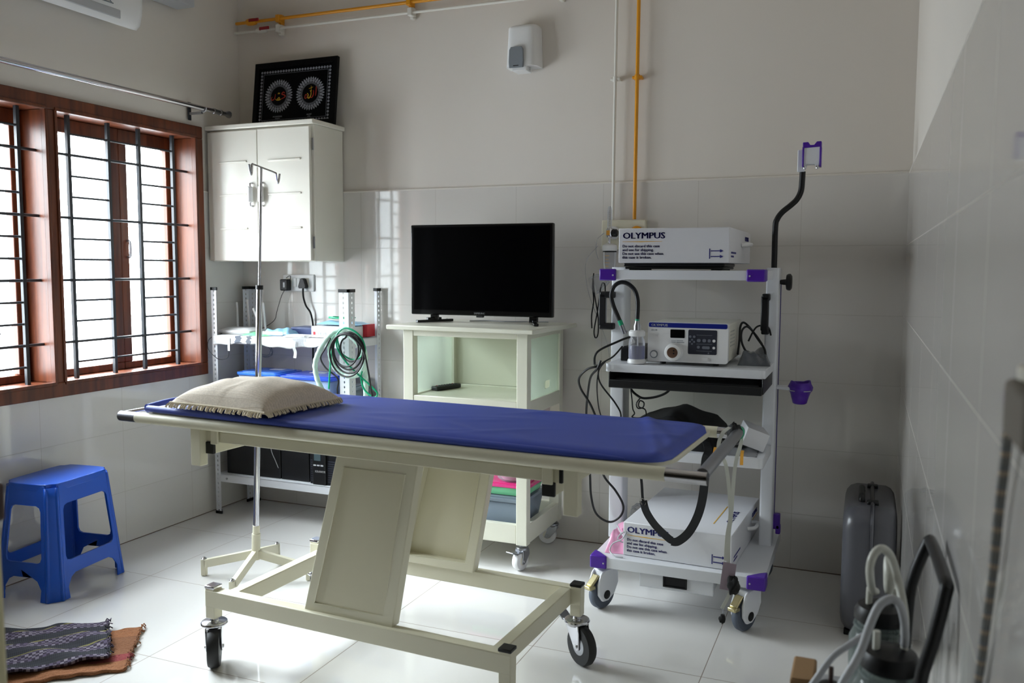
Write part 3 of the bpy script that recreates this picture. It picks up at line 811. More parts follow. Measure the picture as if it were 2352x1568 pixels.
for i in range(1, 15):
    z = bz0 + (bz1-bz0)*i/15
    for x in (-bx, bx): ring(mb, x, z, 0.0030, 0.0068, 10); dot(mb, x, z, 0.0018, 6)
q = 0.012
mb.plate([(-bx+q, bz0+q), (bx-q, bz0+q), (bx-q, bz1-q), (-bx+q, bz1-q)], [[(-bx+q+0.001, bz0+q+0.001), (bx-q-0.001, bz0+q+0.001), (bx-q-0.001, bz1-q-0.001), (-bx+q+0.001, bz1-q-0.001)]], 0.0004, XZ(YA))
mb.build('border_pattern', 'silver', art)
CZ = 0.178
for cx_, top_t, sub_t in ((-0.103, 'MUHAMMAD', '(PROPHET)'), (0.103, 'ALLAH', '(GOD)')):
    mb = MB()
    for i in range(36):
        a = 2*PI*i/36; c, s_ = math.cos(a), math.sin(a)
        r0, r1, hw = 0.0775, 0.0925, 0.0052
        mb.plate([(cx_+c*r0-s_*hw, CZ+s_*r0+c*hw), (cx_+c*r0+s_*hw, CZ+s_*r0-c*hw), (cx_+c*(r0+r1)/2+s_*hw*0.8, CZ+s_*(r0+r1)/2-c*hw*0.8), (cx_+c*r1, CZ+s_*r1), (cx_+c*(r0+r1)/2-s_*hw*0.8, CZ+s_*(r0+r1)/2+c*hw*0.8)], (), 0.0004, XZ(YA))
    for i in range(26):
        a = 2*PI*(i+0.5)/26; ring(mb, cx_+0.0695*math.cos(a), CZ+0.0695*math.sin(a), 0.0030, 0.0072, 10); dot(mb, cx_+0.0695*math.cos(a), CZ+0.0695*math.sin(a), 0.0022, 6)
    for i in range(60):
        a = 2*PI*i/60; dot(mb, cx_+0.0560*math.cos(a), CZ+0.0560*math.sin(a), 0.0018, 6)
        dot(mb, cx_+0.0770*math.cos(a), CZ+0.0770*math.sin(a), 0.0016, 6)
    ring(mb, cx_, CZ, 0.0595, 0.0608); ring(mb, cx_, CZ, 0.0520, 0.0526)
    mb.text(top_t, 0.0105, (cx_, YA, 0.062), align='CENTER', depth=0.0002); mb.text(sub_t, 0.0065, (cx_, YA, 0.053), align='CENTER', depth=0.0002)
    mb.build('rosette', 'silver', art)
def stroke(mb, pts, w):
    """pen stroke with thinning ends lying on the print"""
    P = catmull([(x, YA, z) for x, z in pts], 6)
    n = len(P); vs = []; fs = []
    for i, p in enumerate(P):
        d = (P[min(i+1, n-1)]-P[max(i-1, 0)]).normalized(); nn = Vector((-d.z, 0, d.x))
        k = w*(0.35+0.65*math.sin(PI*min(1, 0.12+0.80*i/(n-1))))
        vs += [p+nn*k, p-nn*k]
    mb.add(vs, [(2*i, 2*i+1, 2*i+3, 2*i+2) for i in range(n-1)])
cx_ = -0.103
mb = MB()
stroke(mb, [(cx_+0.040, CZ+0.014), (cx_+0.030, CZ+0.020), (cx_+0.020, CZ+0.010), (cx_+0.036, CZ+0.004), (cx_+0.044, CZ-0.004), (cx_+0.032, CZ-0.012), (cx_+0.016, CZ-0.018)], 0.0030)
stroke(mb, [(cx_-0.022, CZ+0.012), (cx_-0.024, CZ-0.004), (cx_-0.030, CZ-0.016), (cx_-0.044, CZ-0.020), (cx_-0.048, CZ-0.010), (cx_-0.042, CZ-0.002)], 0.0026)
mb.build('calligraphy', 'redprint', art, smooth=False)
mb = MB()
stroke(mb, [(cx_+0.016, CZ-0.018), (cx_+0.004, CZ-0.022), (cx_-0.006, CZ-0.016), (cx_+0.004, CZ-0.008), (cx_+0.006, CZ-0.020), (cx_-0.010, CZ-0.022), (cx_-0.020, CZ-0.014)], 0.0026)
for i in range(4): stroke(mb, [(cx_-0.006+i*0.004, CZ+0.010), (cx_-0.003+i*0.003, CZ+0.018), (cx_+0.003+i*0.001, CZ+0.012)], 0.0010)
mb.build('calligraphy', 'goldprint', art, smooth=False)
cx_ = 0.103
mb = MB()
stroke(mb, [(cx_+0.036, CZ+0.036), (cx_+0.037, CZ+0.010), (cx_+0.035, CZ-0.016)], 0.0026)
stroke(mb, [(cx_+0.020, CZ+0.016), (cx_+0.021, CZ-0.006), (cx_+0.012, CZ-0.022), (cx_+0.002, CZ-0.022)], 0.0026)
stroke(mb, [(cx_-0.018, CZ-0.012), (cx_-0.028, CZ-0.004), (cx_-0.034, CZ-0.020), (cx_-0.026, CZ-0.026), (cx_-0.020, CZ-0.016)], 0.0022)
mb.build('calligraphy', 'redprint', art, smooth=False)
mb = MB()
stroke(mb, [(cx_+0.004, CZ+0.014), (cx_+0.005, CZ-0.008), (cx_-0.004, CZ-0.024), (cx_-0.014, CZ-0.022), (cx_-0.012, CZ-0.006), (cx_-0.020, CZ+0.002)], 0.0026)
stroke(mb, [(cx_-0.010, CZ+0.026), (cx_+0.004, CZ+0.030), (cx_+0.016, CZ+0.034)], 0.0012)
stroke(mb, [(cx_+0.002, CZ+0.042), (cx_+0.005, CZ+0.032), (cx_+0.004, CZ+0.014)], 0.0010)
stroke(mb, [(cx_-0.002, CZ+0.018), (cx_+0.002, CZ+0.010), (cx_+0.006, CZ+0.018), (cx_+0.008, CZ+0.012)], 0.0012)
mb.build('calligraphy', 'goldprint', art, smooth=False)

# ---------------------------------------------------------------- gas pipes on the back wall
def pipe(label, m, zh, xv, r, cl_h, valve_x, x0):
    P = thing('gas_pipe', label, 'pipe', (xv, -0.028, 1.58))
    mb = MB().tube([(x0, -0.030, zh), (1.0, -0.030, zh-0.004), (xv-0.06, -0.030, zh-0.010), (xv-0.012, -0.030, zh-0.014), (xv, -0.030, zh-0.034), (xv, -0.030, zh-0.09), (xv-0.004, -0.028, 2.0), (xv-0.006, -0.026, 1.582)], r, 12, 4)
    mb.build('tube', m, P, world=True)
    for x in cl_h:
        mb = MB().box(x-0.012, x+0.012, -0.046, 0.0085, zh-0.022, zh+0.018)
        mb.box(x-0.010, x+0.010, -0.020, 0.0095, zh-0.034, zh+0.024)
        mb.build('clamp', m, P, world=True, bevel=0.003)
    z = 2.232
    MB().cyl((xv-0.026, -0.026, z), (xv+0.020, -0.026, z), 0.0075, seg=10).box(xv-0.024, xv+0.018, -0.02, 0.0098, z-0.006, z+0.006).cyl((xv-0.003, -0.026, z-0.012), (xv-0.003, -0.026, z+0.012), r*1.5).build('clamp', m, P, world=True, bevel=0.002)
    mb = MB().lathe([(r*1.3, -0.035), (r*1.9, -0.028), (r*2.2, -0.012), (r*2.2, 0.012), (r*1.9, 0.028), (r*1.3, 0.035)], (valve_x, -0.030, zh), 14, 'x')
    v = mb.build('valve', m, P, world=True)
    MB().box(valve_x-0.004, valve_x+0.062, -0.052, -0.044, zh-0.004, zh+0.012).cyl((valve_x, -0.05, zh), (valve_x, -0.03, zh), 0.006).build('valve_handle', 'red', v, world=True, bevel=0.003)
pipe('yellow painted gas pipe along the ceiling line and down to the outlet', 'yellow', 2.703, 2.310, 0.0088, (0.303, 1.115, 1.93), 0.120, 0.015)
pipe('white painted gas pipe just below and left of the yellow pipe', 'whitepipe', 2.652, 2.206, 0.0074, (0.303, 1.122, 1.93), 0.190, 0.005)

OB = thing('gas_outlet', 'cream gas outlet box on the tiled back wall below the pipes', 'outlet', (2.256, 0, 1.47))
MB().box(2.150, 2.360, -0.040, -0.0005, 1.440, 1.579).build('box', 'wallpanel', OB, world=True, bevel=0.004)
for x, m in ((2.212, 'white'), (2.322, 'yellow')):
    o_ = MB().lathe([(0.030, -0.041), (0.030, -0.052), (0.024, -0.058), (0.012, -0.058)][::-1], (x, 0, 1.520), 24, 'y').build('socket', m, OB, world=True)
    MB().lathe([(0.010, -0.066), (0.017, -0.062), (0.018, -0.056)], (x, 0, 1.520), 18, 'y').build('socket_ring', 'black', o_, world=True)

FM = thing('oxygen_flowmeter', 'clear flow gauge with humidifier bottle plugged into the cream outlet', 'flowmeter', (2.206, -0.10, 1.36))
fx_, fy_ = 2.206, -0.100
MB().lathe([(0.0105, 1.537), (0.0105, 1.620), (0.007, 1.636), (0.004, 1.640)], (fx_, fy_, 0), 16).build('gauge_tube', 'clear', FM, world=True)
mb = MB()
for i in range(9): mb.box(fx_-0.002, fx_+0.006, fy_-0.0112, fy_-0.0106, 1.552+i*0.008, 1.5528+i*0.008)
mb.build('scale', 'black', FM, world=True)
MB().lathe([(0.013, 1.496), (0.016, 1.502), (0.016, 1.532), (0.011, 1.540)], (fx_, fy_, 0), 18).cyl((fx_, fy_, 1.515), (fx_, -0.058, 1.518), 0.010).build('valve_body', 'chrome', FM, world=True)
MB().box(fx_-0.010, fx_+0.006, fy_-0.0175, fy_-0.0158, 1.506, 1.528).build('plate', 'amber', FM, world=True)
MB().lathe([(0.010, 0.014), (0.018, 0.018), (0.018, 0.034), (0.012, 0.040)], (fx_, fy_, 1.516), 12, 'x').build('flow_knob', 'black', FM, world=True)
MB().cyl((fx_, fy_, 1.455), (fx_, fy_, 1.500), 0.006).build('stem', 'chrome', FM, world=True)
MB().lathe([(0.016, 1.468), (0.033, 1.460), (0.035, 1.452), (0.035, 1.434)], (fx_+0.002, fy_, 0), 26).build('bottle_cap', 'white', FM, world=True)
MB().lathe([(0.032, 1.433), (0.032, 1.428)], (fx_+0.002, fy_, 0), 26).build('seal', 'black', FM, world=True)
MB().lathe([(0.031, 1.428), (0.030, 1.375), (0.026, 1.350), (0.012, 1.347)], (fx_+0.002, fy_, 0), 26).build('humidifier_bottle', 'clear', FM, world=True)
mb = MB()
for i, w in enumerate((0.012, 0.020, 0.012, 0.020)): mb.box(fx_-w/2-0.004, fx_+w/2, fy_-0.0318, fy_-0.0312, 1.362+i*0.016, 1.3635+i*0.016)
mb.build('level_marks', 'amber', FM, world=True)
MB().tube([(2.180, -0.10, 1.516), (2.150, -0.10, 1.490), (2.138, -0.09, 1.440), (2.150, -0.09, 1.395)], 0.0022, 6, 6).build('thin_tube', 'clear', FM, world=True)

NM = thing('nebulizer_mask', 'clear oxygen mask with black strap ends hanging below the flow gauge', 'mask', (2.15, -0.08, 1.02))
def mask(u, v):
    a = 2*PI*u; r = 0.022 + 0.028*math.sin(min(1, v*1.25)*PI/2)*(1+0.25*math.cos(a))
    p = Vector((0, 0, 0)) + Vector((-0.075*v, 0, -0.045*v))
    return Vector((2.200, -0.085, 1.308)) + p + Vector((-0.35*r*math.cos(a), 0.8*r*math.sin(a), 0.8*r*math.cos(a)))
MB().grid(24, 12, mask, True).build('mask_cup', 'clear', NM, world=True, angle=180)
MB().cyl((2.190, -0.085, 1.298), (2.216, -0.085, 1.315), 0.015).build('mask_port', 'white', NM, world=True)
def ribbon(mb, pts, w, side=(1, 0, 0), th=0.0012, n=6):
    P = catmull(pts, n); sd = Vector(side).normalized()
    vs = []; fs = []; k = len(P)
    for i, p in enumerate(P):
        d = (P[min(i+1, k-1)]-P[max(i-1, 0)]).normalized()
        s_ = sd - d*sd.dot(d)
        s_ = s_.normalized() if s_.length > 0.05 else d.orthogonal().normalized()
        nn = d.cross(s_)
        vs += [p-s_*w/2-nn*th/2, p+s_*w/2-nn*th/2, p+s_*w/2+nn*th/2, p-s_*w/2+nn*th/2]
    for i in range(k-1):
        for j in range(4):
            l = (j+1) % 4; fs.append((4*i+j, 4*i+l, 4*i+4+l, 4*i+4+j))
    fs += [(3, 2, 1, 0), (4*k-4, 4*k-3, 4*k-2, 4*k-1)]
    return mb.add(vs, fs)
mb = ribbon(MB(), [(2.132, -0.10, 1.330), (2.127, -0.10, 1.27), (2.133, -0.10, 1.20), (2.124, -0.10, 1.13), (2.126, -0.10, 1.07)], 0.006, (1, 0.8, 0))
ribbon(mb, [(2.133, -0.11, 1.30), (2.140, -0.11, 1.23), (2.158, -0.11, 1.13), (2.160, -0.11, 1.05), (2.148, -0.11, 1.025), (2.140, -0.11, 1.06), (2.155, -0.11, 1.15), (2.168, -0.11, 1.25), (2.178, -0.11, 1.285), (2.190, -0.11, 1.275), (2.192, -0.11, 1.235)], 0.006, (1, 0.8, 0))
mb.build('mask_strap', 'fabric', NM, world=True)
MB().tube([(2.14, -0.06, 1.46), (2.085, -0.05, 1.40), (2.075, -0.05, 1.33), (2.10, -0.06, 1.22), (2.15, -0.06, 1.10), (2.19, -0.06, 1.0), (2.20, -0.05, 0.93)], 0.002, 6, 6).build('air_tube', 'clear', NM, world=True)

# ---------------------------------------------------------------- freshener dispenser on the wall
DS = thing('air_freshener', 'white wall dispenser with a grey front window high on the back wall', 'dispenser', (1.755, -0.05, 2.31))
def shell(u, v):
    z = 2.318 + 0.205*v
    w = 0.083*(1-0.10*v) * (1 if v < 0.93 else math.sqrt(max(0.0, 1-((v-0.93)/0.075)**2)))
    a = PI*u
    ex = 0.45
    cx1 = math.copysign(abs(math.cos(a))**ex, math.cos(a)); sy1 = abs(math.sin(a))**ex
    dp = (0.098-0.012*v)*(1 if v < 0.90 else math.sqrt(max(0.0, 1-((v-0.90)/0.105)**2)))
    return (1.768 - 0.0 + w*cx1, 0.009-dp*sy1-0.0, z)
mb = MB().grid(28, 24, shell)
mb.f.append(tuple(i*25 for i in range(29)))
mb.build('shell', 'white', DS, world=True, angle=55)
mb = MB().plate([(-0.036, 0.0), (0.036, 0.0), (0.0385, 0.03), (0.036, 0.085), (0.028, 0.098), (-0.028, 0.098), (-0.036, 0.085), (-0.0385, 0.03)], (), 0.010, XZ(-0.093, 1.752, 2.309))
mb.build('front_window', 'grey', DS, world=True, bevel=0.003)
MB().box(1.738, 1.766, -0.0985, -0.098, 2.316, 2.320).build('badge', 'black', DS, world=True)
MB().box(1.728, 1.800, -0.086, -0.010, 2.296, 2.320).cyl((1.806, -0.04, 2.300), (1.806, -0.04, 2.322), 0.004, seg=8).build('nozzle_tray', 'white', DS, world=True, bevel=0.006)

DS.location.x -= 0.022
# ---------------------------------------------------------------- air conditioner, stabiliser, curtain rod
AC = thing('air_conditioner', 'white split air conditioner high on the window wall', 'air conditioner', (0.10, -1.40, 2.43))
prof = [(0.004, 2.735), (0.10, 2.735), (0.175, 2.720), (0.205, 2.680), (0.212, 2.600), (0.205, 2.500), (0.190, 2.452), (0.165, 2.434), (0.060, 2.470), (0.004, 2.490)]
mb = MB(); vs = []; n = len(prof)
ys = [-1.92, -1.915, -1.90, -0.95, -0.915, -0.885, -0.875]; sc_ = [0.90, 0.97, 1, 1, 0.985, 0.93, 0.84]
for y, s_ in zip(ys, sc_):
    for (x, z) in prof: vs.append((0.004+(x-0.004)*s_, y, 2.59+(z-2.59)*(0.5+0.5*s_)))
fs = [(i*n+k, i*n+(k+1) % n, (i+1)*n+(k+1) % n, (i+1)*n+k) for i in range(len(ys)-1) for k in range(n)]
fs += [tuple(range(n)), tuple((len(ys)-1)*n+k for k in range(n-1, -1, -1))]
mb.add(vs, fs).build('body', 'white', AC, world=True, angle=50)
MB().tube([(0.216, -1.80, 2.505), (0.213, -1.13, 2.505), (0.216, -1.09, 2.515), (0.219, -1.06, 2.60)], 0.0028, 6, 3).build('panel_seam', 'grey', AC, world=True)
MB().box(0.2085, 0.2105, -1.34, -1.20, 2.530, 2.545).build('sticker', 'teal', AC, world=True)
MB().box(0.196, 0.204, -1.86, -1.02, 2.452, 2.490).build('louvre', 'lightgrey', AC, world=True, bevel=0.003)
MB().tube([(0.10, -0.940, 2.480), (0.12, -0.915, 2.462), (0.12, -0.887, 2.456), (0.12, -0.868, 2.475), (0.07, -0.862, 2.53), (0.006, -0.86, 2.55)], 0.004, 8, 6).build('drain_cable', 'grey', AC, world=True)
VS = thing('voltage_stabiliser', 'grey wall-mounted stabiliser box beyond the air conditioner', 'stabiliser', (0.06, -0.56, 2.66))
MB().box(0.002, 0.115, -0.74, -0.46, 2.664, 2.88).build('case', 'lightgrey', VS, world=True, bevel=0.004)
mb = MB()
for i in range(18): mb.box(0.1145, 0.1165, -0.70+i*0.0125, -0.696+i*0.0125, 2.696, 2.714)
mb.build('vent', 'black', VS, world=True)
MB().box(0.1145, 0.1165, -0.56, -0.49, 2.728, 2.775).build('sticker', 'amber', VS, world=True)

CR = thing('curtain_rod', 'bare chrome curtain rod on brackets above the window', 'curtain rod', (0.10, -1.3, 2.17))
MB().tube([(0.10, -2.35, 2.170), (0.10, -0.330, 2.172)], 0.0125, 16).build('rod', 'chrome', CR, world=True)
MB().lathe([(0.0125, -0.330), (0.0150, -0.328), (0.0150, -0.318), (0.0125, -0.316), (0.0125, -0.280), (0.0160, -0.278), (0.0160, -0.268), (0.0115, -0.262), (0.0105, -0.235), (0.0190, -0.212), (0.0190, -0.205), (0.008, -0.199)], (0.10, 0, 2.172), 20, 'y').build('finial', 'steel', CR, world=True)
for y in (-0.398, -2.25):
    b_ = MB().box(0.001, 0.007, y-0.012, y+0.012, 2.118, 2.212).build('bracket', 'grill', CR, world=True, bevel=0.004)
    MB().box(0.005, 0.088, y-0.006, y+0.006, 2.146, 2.158).tube([(0.100+0.016*math.cos(a), y, 2.172+0.016*math.sin(a)) for a in [PI*0.9+i*PI*1.2/10 for i in range(11)]], 0.004, 6).build('rod_holder', 'steel', b_, world=True)

# ---------------------------------------------------------------- slotted-angle rack
RK = thing('storage_rack', 'white slotted-angle rack standing in the back corner', 'rack', (0.49, -0.17, 0))
RX0, RX1, RY0, RY1, RH = 0.052, 0.922, -0.325, -0.020, 1.243
def slotted(w, h):
    """one flange of perforated angle: a strip with two columns' worth of oval holes down its middle"""
    mb = MB(); pitch = 0.0251; n = int(h/pitch); z0 = h-n*pitch
    if z0 > 1e-4: mb.plate([(0, 0), (w, 0), (w, z0), (0, z0)], (), 0.002)
    for i in range(n):
        a = z0+i*pitch; c = a+pitch/2; m_ = w*0.52
        hw, hh = (0.0042, 0.0068)
        hole = [(m_+hw*math.cos(2*PI*k/10), c+hh*math.sin(2*PI*k/10)) for k in range(10)]
        mb.plate([(0, a), (w, a), (w, a+pitch), (0, a+pitch)], [hole], 0.002)
    return mb
def post(x, y, sx, sy, w=0.046):
    mb = MB(); A = slotted(w, RH-0.012)
    Xa = Matrix(((sx, 0, 0, x), (0, 0, 1, y), (0, 1, 0, 0.006), (0, 0, 0, 1)))
    Xb = Matrix(((0, 0, 1, x), (sy, 0, 0, y), (0, 1, 0, 0.006), (0, 0, 0, 1)))
    mb.add([Xa @ v for v in A.v], A.f); mb.add([Xb @ v for v in A.v], A.f)
    p = mb.build('post', 'cart', RK, world=True, smooth=False)
    for z0, z1 in ((0, 0.016), (RH-0.016, RH)):
        MB().box(min(x-sx*0.003, x+sx*(w+0.003)), max(x-sx*0.003, x+sx*(w+0.003)), min(y-sy*0.003, y+sy*0.007), max(y-sy*0.003, y+sy*0.007), z0, z1).box(
            min(x-sx*0.003, x+sx*0.007), max(x-sx*0.003, x+sx*0.007), min(y-sy*0.003, y+sy*(w+0.003)), max(y-sy*0.003, y+sy*(w+0.003)), z0, z1).build('post_cap', 'black', p, world=True)
post(RX0, RY0, 1, 1, 0.034); post(RX1, RY0, -1, 1, 0.056); post(RX0, RY1, 1, -1, 0.050); post(RX1, RY1, -1, -1, 0.036)
RZ = {}
for key, z in (('top', 0.985), ('mid', 0.640), ('low', 0.222)):
    mb = MB()
    mb.box(RX0+0.003, RX1-0.003, RY0+0.003, RY1-0.003, z-0.003, z)
    mb.box(RX0+0.003, RX1-0.003, RY0+0.003, RY0+0.006, z-0.042, z-0.001); mb.box(RX0+0.003, RX1-0.003, RY1-0.006, RY1-0.003, z-0.042, z-0.001)
    mb.box(RX0+0.003, RX0+0.006, RY0+0.006, RY1-0.006, z-0.042, z-0.001); mb.box(RX1-0.006, RX1-0.003, RY0+0.006, RY1-0.006, z-0.042, z-0.001)
    sh = mb.build('shelf', 'cart', RK, world=True)
    MB().cyl((RX0+0.075, RY0+0.0035, z-0.022), (RX0+0.075, RY0-0.002, z-0.022), 0.006, seg=6).build('bolt', 'steel', sh, world=True)
    RZ[key] = z
W = lambda mb, *a, **k: mb.build(*a, world=True, **k)
zt = RZ['top']
# newspaper laid on the top shelf, its edge folded over the front
def news(u, v):
    x = 0.062 + 0.735*u
    L = 0.36*v
    if L < 0.285: y, z = RY1-0.012-L, zt+0.0015+0.0012*math.sin(x*40+L*9)
    else: y, z = RY0-0.004-0.004*abs(math.sin(x*9)), zt+0.0015-(L-0.285)*(0.62+0.10*math.sin(x*13+1)+0.05*math.sin(x*47))
    return (x, y, z)
tag(MB().grid(90, 40, news).build('newspaper', 'news', None, solid=0.0006, angle=80), 'printed newspaper lining the top shelf of the white rack', 'newspaper')

RT = thing('wifi_router', 'white router with raised antennas on the top shelf of the rack', 'router', (0.155, -0.21, zt+0.004))
zb = zt+0.004
mb = MB()
for (hw, hd, z) in ((0.104, 0.066, zb), (0.112, 0.072, zb+0.010), (0.110, 0.070, zb+0.020), (0.070, 0.040, zb+0.034)):
    mb.v += [Vector((0.155+x, -0.205+y, z)) for x, y in rrect(-hw, hw, -hd, hd, 0.014, 3)]
k = 16
mb.f += [(i*k+j, i*k+(j+1) % k, (i+1)*k+(j+1) % k, (i+1)*k+j) for i in range(3) for j in range(k)] + [tuple(range(k-1, -1, -1)), tuple(3*k+j for j in range(k))]
W(mb, 'router_case', 'white', RT)
for (x, y, dx, dz) in ((0.080, -0.150, -0.004, 0.150), (0.145, -0.132, -0.012, 0.165), (0.258, -0.170, -0.055, 0.120), (0.250, -0.125, -0.014, 0.150)):
    a = Vector((x, y, zb+0.018)); b = a + Vector((dx, 0, dz))
    W(MB().beam(a, b, 0.006, 0.012, (1, 0, 0)), 'antenna', 'white', RT, bevel=0.002)
W(MB().tube([(0.20, -0.135, zb+0.01), (0.24, -0.09, 1.03), (0.262, -0.06, 1.06), (0.268, -0.05, 1.10), (0.275, -0.04, 1.14), (0.300, -0.04, 1.20), (0.338, -0.03, 1.262), (0.352, -0.03, 1.30), (0.343, -0.035, 1.303), (0.334, -0.045, 1.292)], 0.0018, 6, 6), 'power_lead', 'black', RT)
def simple(name, label, cat, mb, m, **k):
    g = k.pop('group', None)
    return tag(mb.build(name, m, None, **k), label, cat, g)
def sheet(cx_, cy_, z, hw, hd, ang, th, wav, seed, n=14):
    r = random.Random(seed); ph = [r.uniform(0, 6) for _ in range(4)]
    X = Matrix.Translation((cx_, cy_, z)) @ rz(ang)
    def f(u, v, s=0):
        x, y = (2*u-1)*hw, (2*v-1)*hd
        e = min(1, min(u, 1-u, v, 1-v)*6)
        return X @ Vector((x, y, th*e + wav*e*(1+math.sin(u*7+ph[0])*math.sin(v*6+ph[1])+0.5*math.sin(u*15+ph[2]+v*8))))
    mb = MB().grid(n, n, f); k = len(mb.v); w = n+1
    for v in list(mb.v): mb.v.append(Vector((v.x, v.y, z)))
    mb.f += [tuple(i+k for i in reversed(q)) for q in list(mb.f)]
    per_ = [i*w for i in range(n+1)]+[n*w+j for j in range(1, n+1)]+[i*w+n for i in range(n-1, -1, -1)]+[j for j in range(n-1, 0, -1)]
    for i in range(len(per_)):
        a, b = per_[i], per_[(i+1) % len(per_)]; mb.f.append((b, a, a+k, b+k))
    return mb
simple('plastic_folder', 'green plastic sheet poking out from under the router', 'folder', sheet(0.315, -0.245, zt+0.003, 0.085, 0.060, -0.05, 0.004, 0.005, 2), 'greenfilm', angle=180)
PK = thing('blister_packet', 'blue and white striped packet lying right of the router', 'packet', (0.42, -0.215, zt+0.004))
W(sheet(0.425, -0.215, zt+0.004, 0.085, 0.055, 0.05, 0.020, 0.010, 5), 'pack', 'bluefilm', PK, angle=180)
mb = MB()
W(MB().box(0.345, 0.475, -0.272, -0.269, zt+0.008, zt+0.026), 'paper_band', 'paper', PK)
simple('flat_box', 'navy flat box behind the striped packet on the rack', 'box', MB().box(0.45, 0.640, -0.17, -0.04, zt+0.004, zt+0.042).box(0.452, 0.638, -0.168, -0.042, zt+0.040, zt+0.046), 'navybox', bevel=0.003)
PB = thing('paper_stack', 'small pile of white papers lying on the newspaper', 'papers', (0.56, -0.26, zt+0.003))
for i, (a, w) in enumerate(((0.08, 0.075), (-0.06, 0.06))):
    X = Matrix.Translation((0.575, -0.262, zt+0.003+0.006*i)) @ rz(a)
    mb = MB().box(-w, w, -0.035, 0.035, 0, 0.0055); mb.v = [X @ v for v in mb.v]
    W(mb, 'sheet', 'paper', PB, bevel=0.001)
TG = simple('paper_tag', 'white paper strip hanging from the rack shelf edge', 'tag', ribbon(MB(), [(0.600, RY0-0.014, 0.972), (0.598, RY0-0.018, 0.945), (0.606, RY0-0.015, 0.915), (0.605, RY0-0.020, 0.885)], 0.016, (1, 0.2, 0)), 'paper')
simple('paper_tag', 'short white tag hanging below the router at the rack shelf front', 'tag', MB().box(0.166, 0.180, RY0-0.012, RY0-0.0105, 0.905, 0.975), 'paper')
simple('cable', 'thin black cable drooping below the router shelf beside the rack post', 'cable', MB().tube([(0.172, RY0-0.011, 0.905), (0.168, RY0-0.012, 0.875), (0.150, RY0-0.012, 0.860), (0.110, RY0-0.012, 0.855), (0.085, RY0-0.02, 0.870), (0.040, RY0-0.02, 0.91), (0.045, RY0-0.012, 0.965), (0.075, RY0+0.06, zt+0.006), (0.10, -0.15, zt+0.006)], 0.0020, 6, 6), 'black')
simple('cable', 'coil of thin grey wire hung under the back of the router shelf', 'cable', MB().tube([(0.21+0.05*math.cos(t*0.55)*(1+0.1*math.sin(t)), -0.085-0.008*math.sin(t*1.3), 0.895+0.032*math.sin(t*0.55)-0.0004*t) for t in range(48)], 0.0016, 5, 2), 'grey')

XB = thing('sutures_box', 'long white printed carton with red and blue bands on the rack', 'box', (0.75, -0.19, zt+0.004))
q = W(MB().box(0.655, 0.882, -0.268, -0.13, zt+0.004, zt+0.062), 'carton', 'paper', XB, bevel=0.002)
W(MB().text('4,6,10 Shooter', 0.024, (0.690, -0.2686, zt+0.016), depth=0.0003), 'lettering', 'lightgrey', q)
W(MB().box(0.668, 0.680, -0.2692, -0.2680, zt+0.018, zt+0.034), 'mark', 'red2', q)
XC = thing('carton', 'white carton with red and blue end bands leaning at the rack right post', 'box', (0.95, -0.2, zt+0.004))
q = W(MB().box(0.700, 0.905, -0.125, -0.052, zt+0.004, zt+0.068), 'carton_body', 'paper', XC, bevel=0.002)
W(MB().box(0.845, 0.868, -0.1262, -0.051, zt+0.004, zt+0.0686), 'blue_band', 'teal', q)
W(MB().box(0.876, 0.9058, -0.1262, -0.051, zt+0.004, zt+0.0686), 'red_band', 'red2', q)
simple('sterile_packet', 'pale blue sterile packet lying on the cartons', 'packet', sheet(0.775, -0.150, zt+0.0695, 0.125, 0.070, 0.02, 0.010, 0.006, 8), 'bluefilm', angle=180)
simple('tubing_pack', 'coil of teal tubing in film on the pale blue packet', 'tubing', MB().tube([(0.77+0.07*math.cos(t*0.7)+0.01*math.sin(t), -0.155+0.030*math.sin(t*0.7), zt+0.099+0.0012*(t % 7)) for t in range(30)], 0.0030, 6, 3), 'green')

# storage boxes on the middle shelf
def tub(x0, x1, y0, y1, z, h, lidm, binm, label, inset=0.02, name='storage_box', cat='box', lh=0.014):
    t = thing(name, label, cat, ((x0+x1)/2, (y0+y1)/2, z))
    a = rrect(x0+inset, x1-inset, y0+inset, y1-inset, 0.025); b = rrect(x0+0.006, x1-0.006, y0+0.006, y1-0.006, 0.028)
    n = len(a); mb = MB()
    mb.v += [Vector((p[0], p[1], z+0.001)) for p in a] + [Vector((p[0], p[1], z+h-0.003)) for p in b]
    mb.f += [(i, (i+1) % n, n+(i+1) % n, n+i) for i in range(n)] + [tuple(range(n-1, -1, -1))]
    W(mb, 'bin', binm, t, solid=0.0018)
    l = W(MB().plate(rrect(x0, x1, y0, y1, 0.03), (), lh, Matrix.Translation((0, 0, z+h))).plate(rrect(x0+0.02, x1-0.02, y0+0.02, y1-0.02, 0.03), (), 0.006, Matrix.Translation((0, 0, z+h+lh/2+0.002))), 'lid', lidm, t, bevel=0.004)
    return t, l
zm = RZ['mid']
t, l = tub(0.165, 0.455, -0.285, -0.06, zm, 0.138, 'bluelid', 'bluebin', 'frosted storage box with a sky blue lid nearest the window, behind the drip pole')
W(MB().box(0.29, 0.37, -0.150, -0.10, zm+0.1499, zm+0.1510), 'label', 'label', l)
t, l = tub(0.462, 0.800, -0.300, -0.05, zm, 0.134, 'bluelid2', 'bluebin', 'frosted storage box with a deep blue lid behind the pillow')
W(MB().box(0.56, 0.655, -0.160, -0.105, zm+0.1459, zm+0.1470), 'label', 'label', l)
t, l = tub(0.812, 0.900, -0.26, -0.06, zm, 0.085, 'clearbin', 'clearbin', 'small clear plastic box at the right end of the middle rack shelf', 0.008)

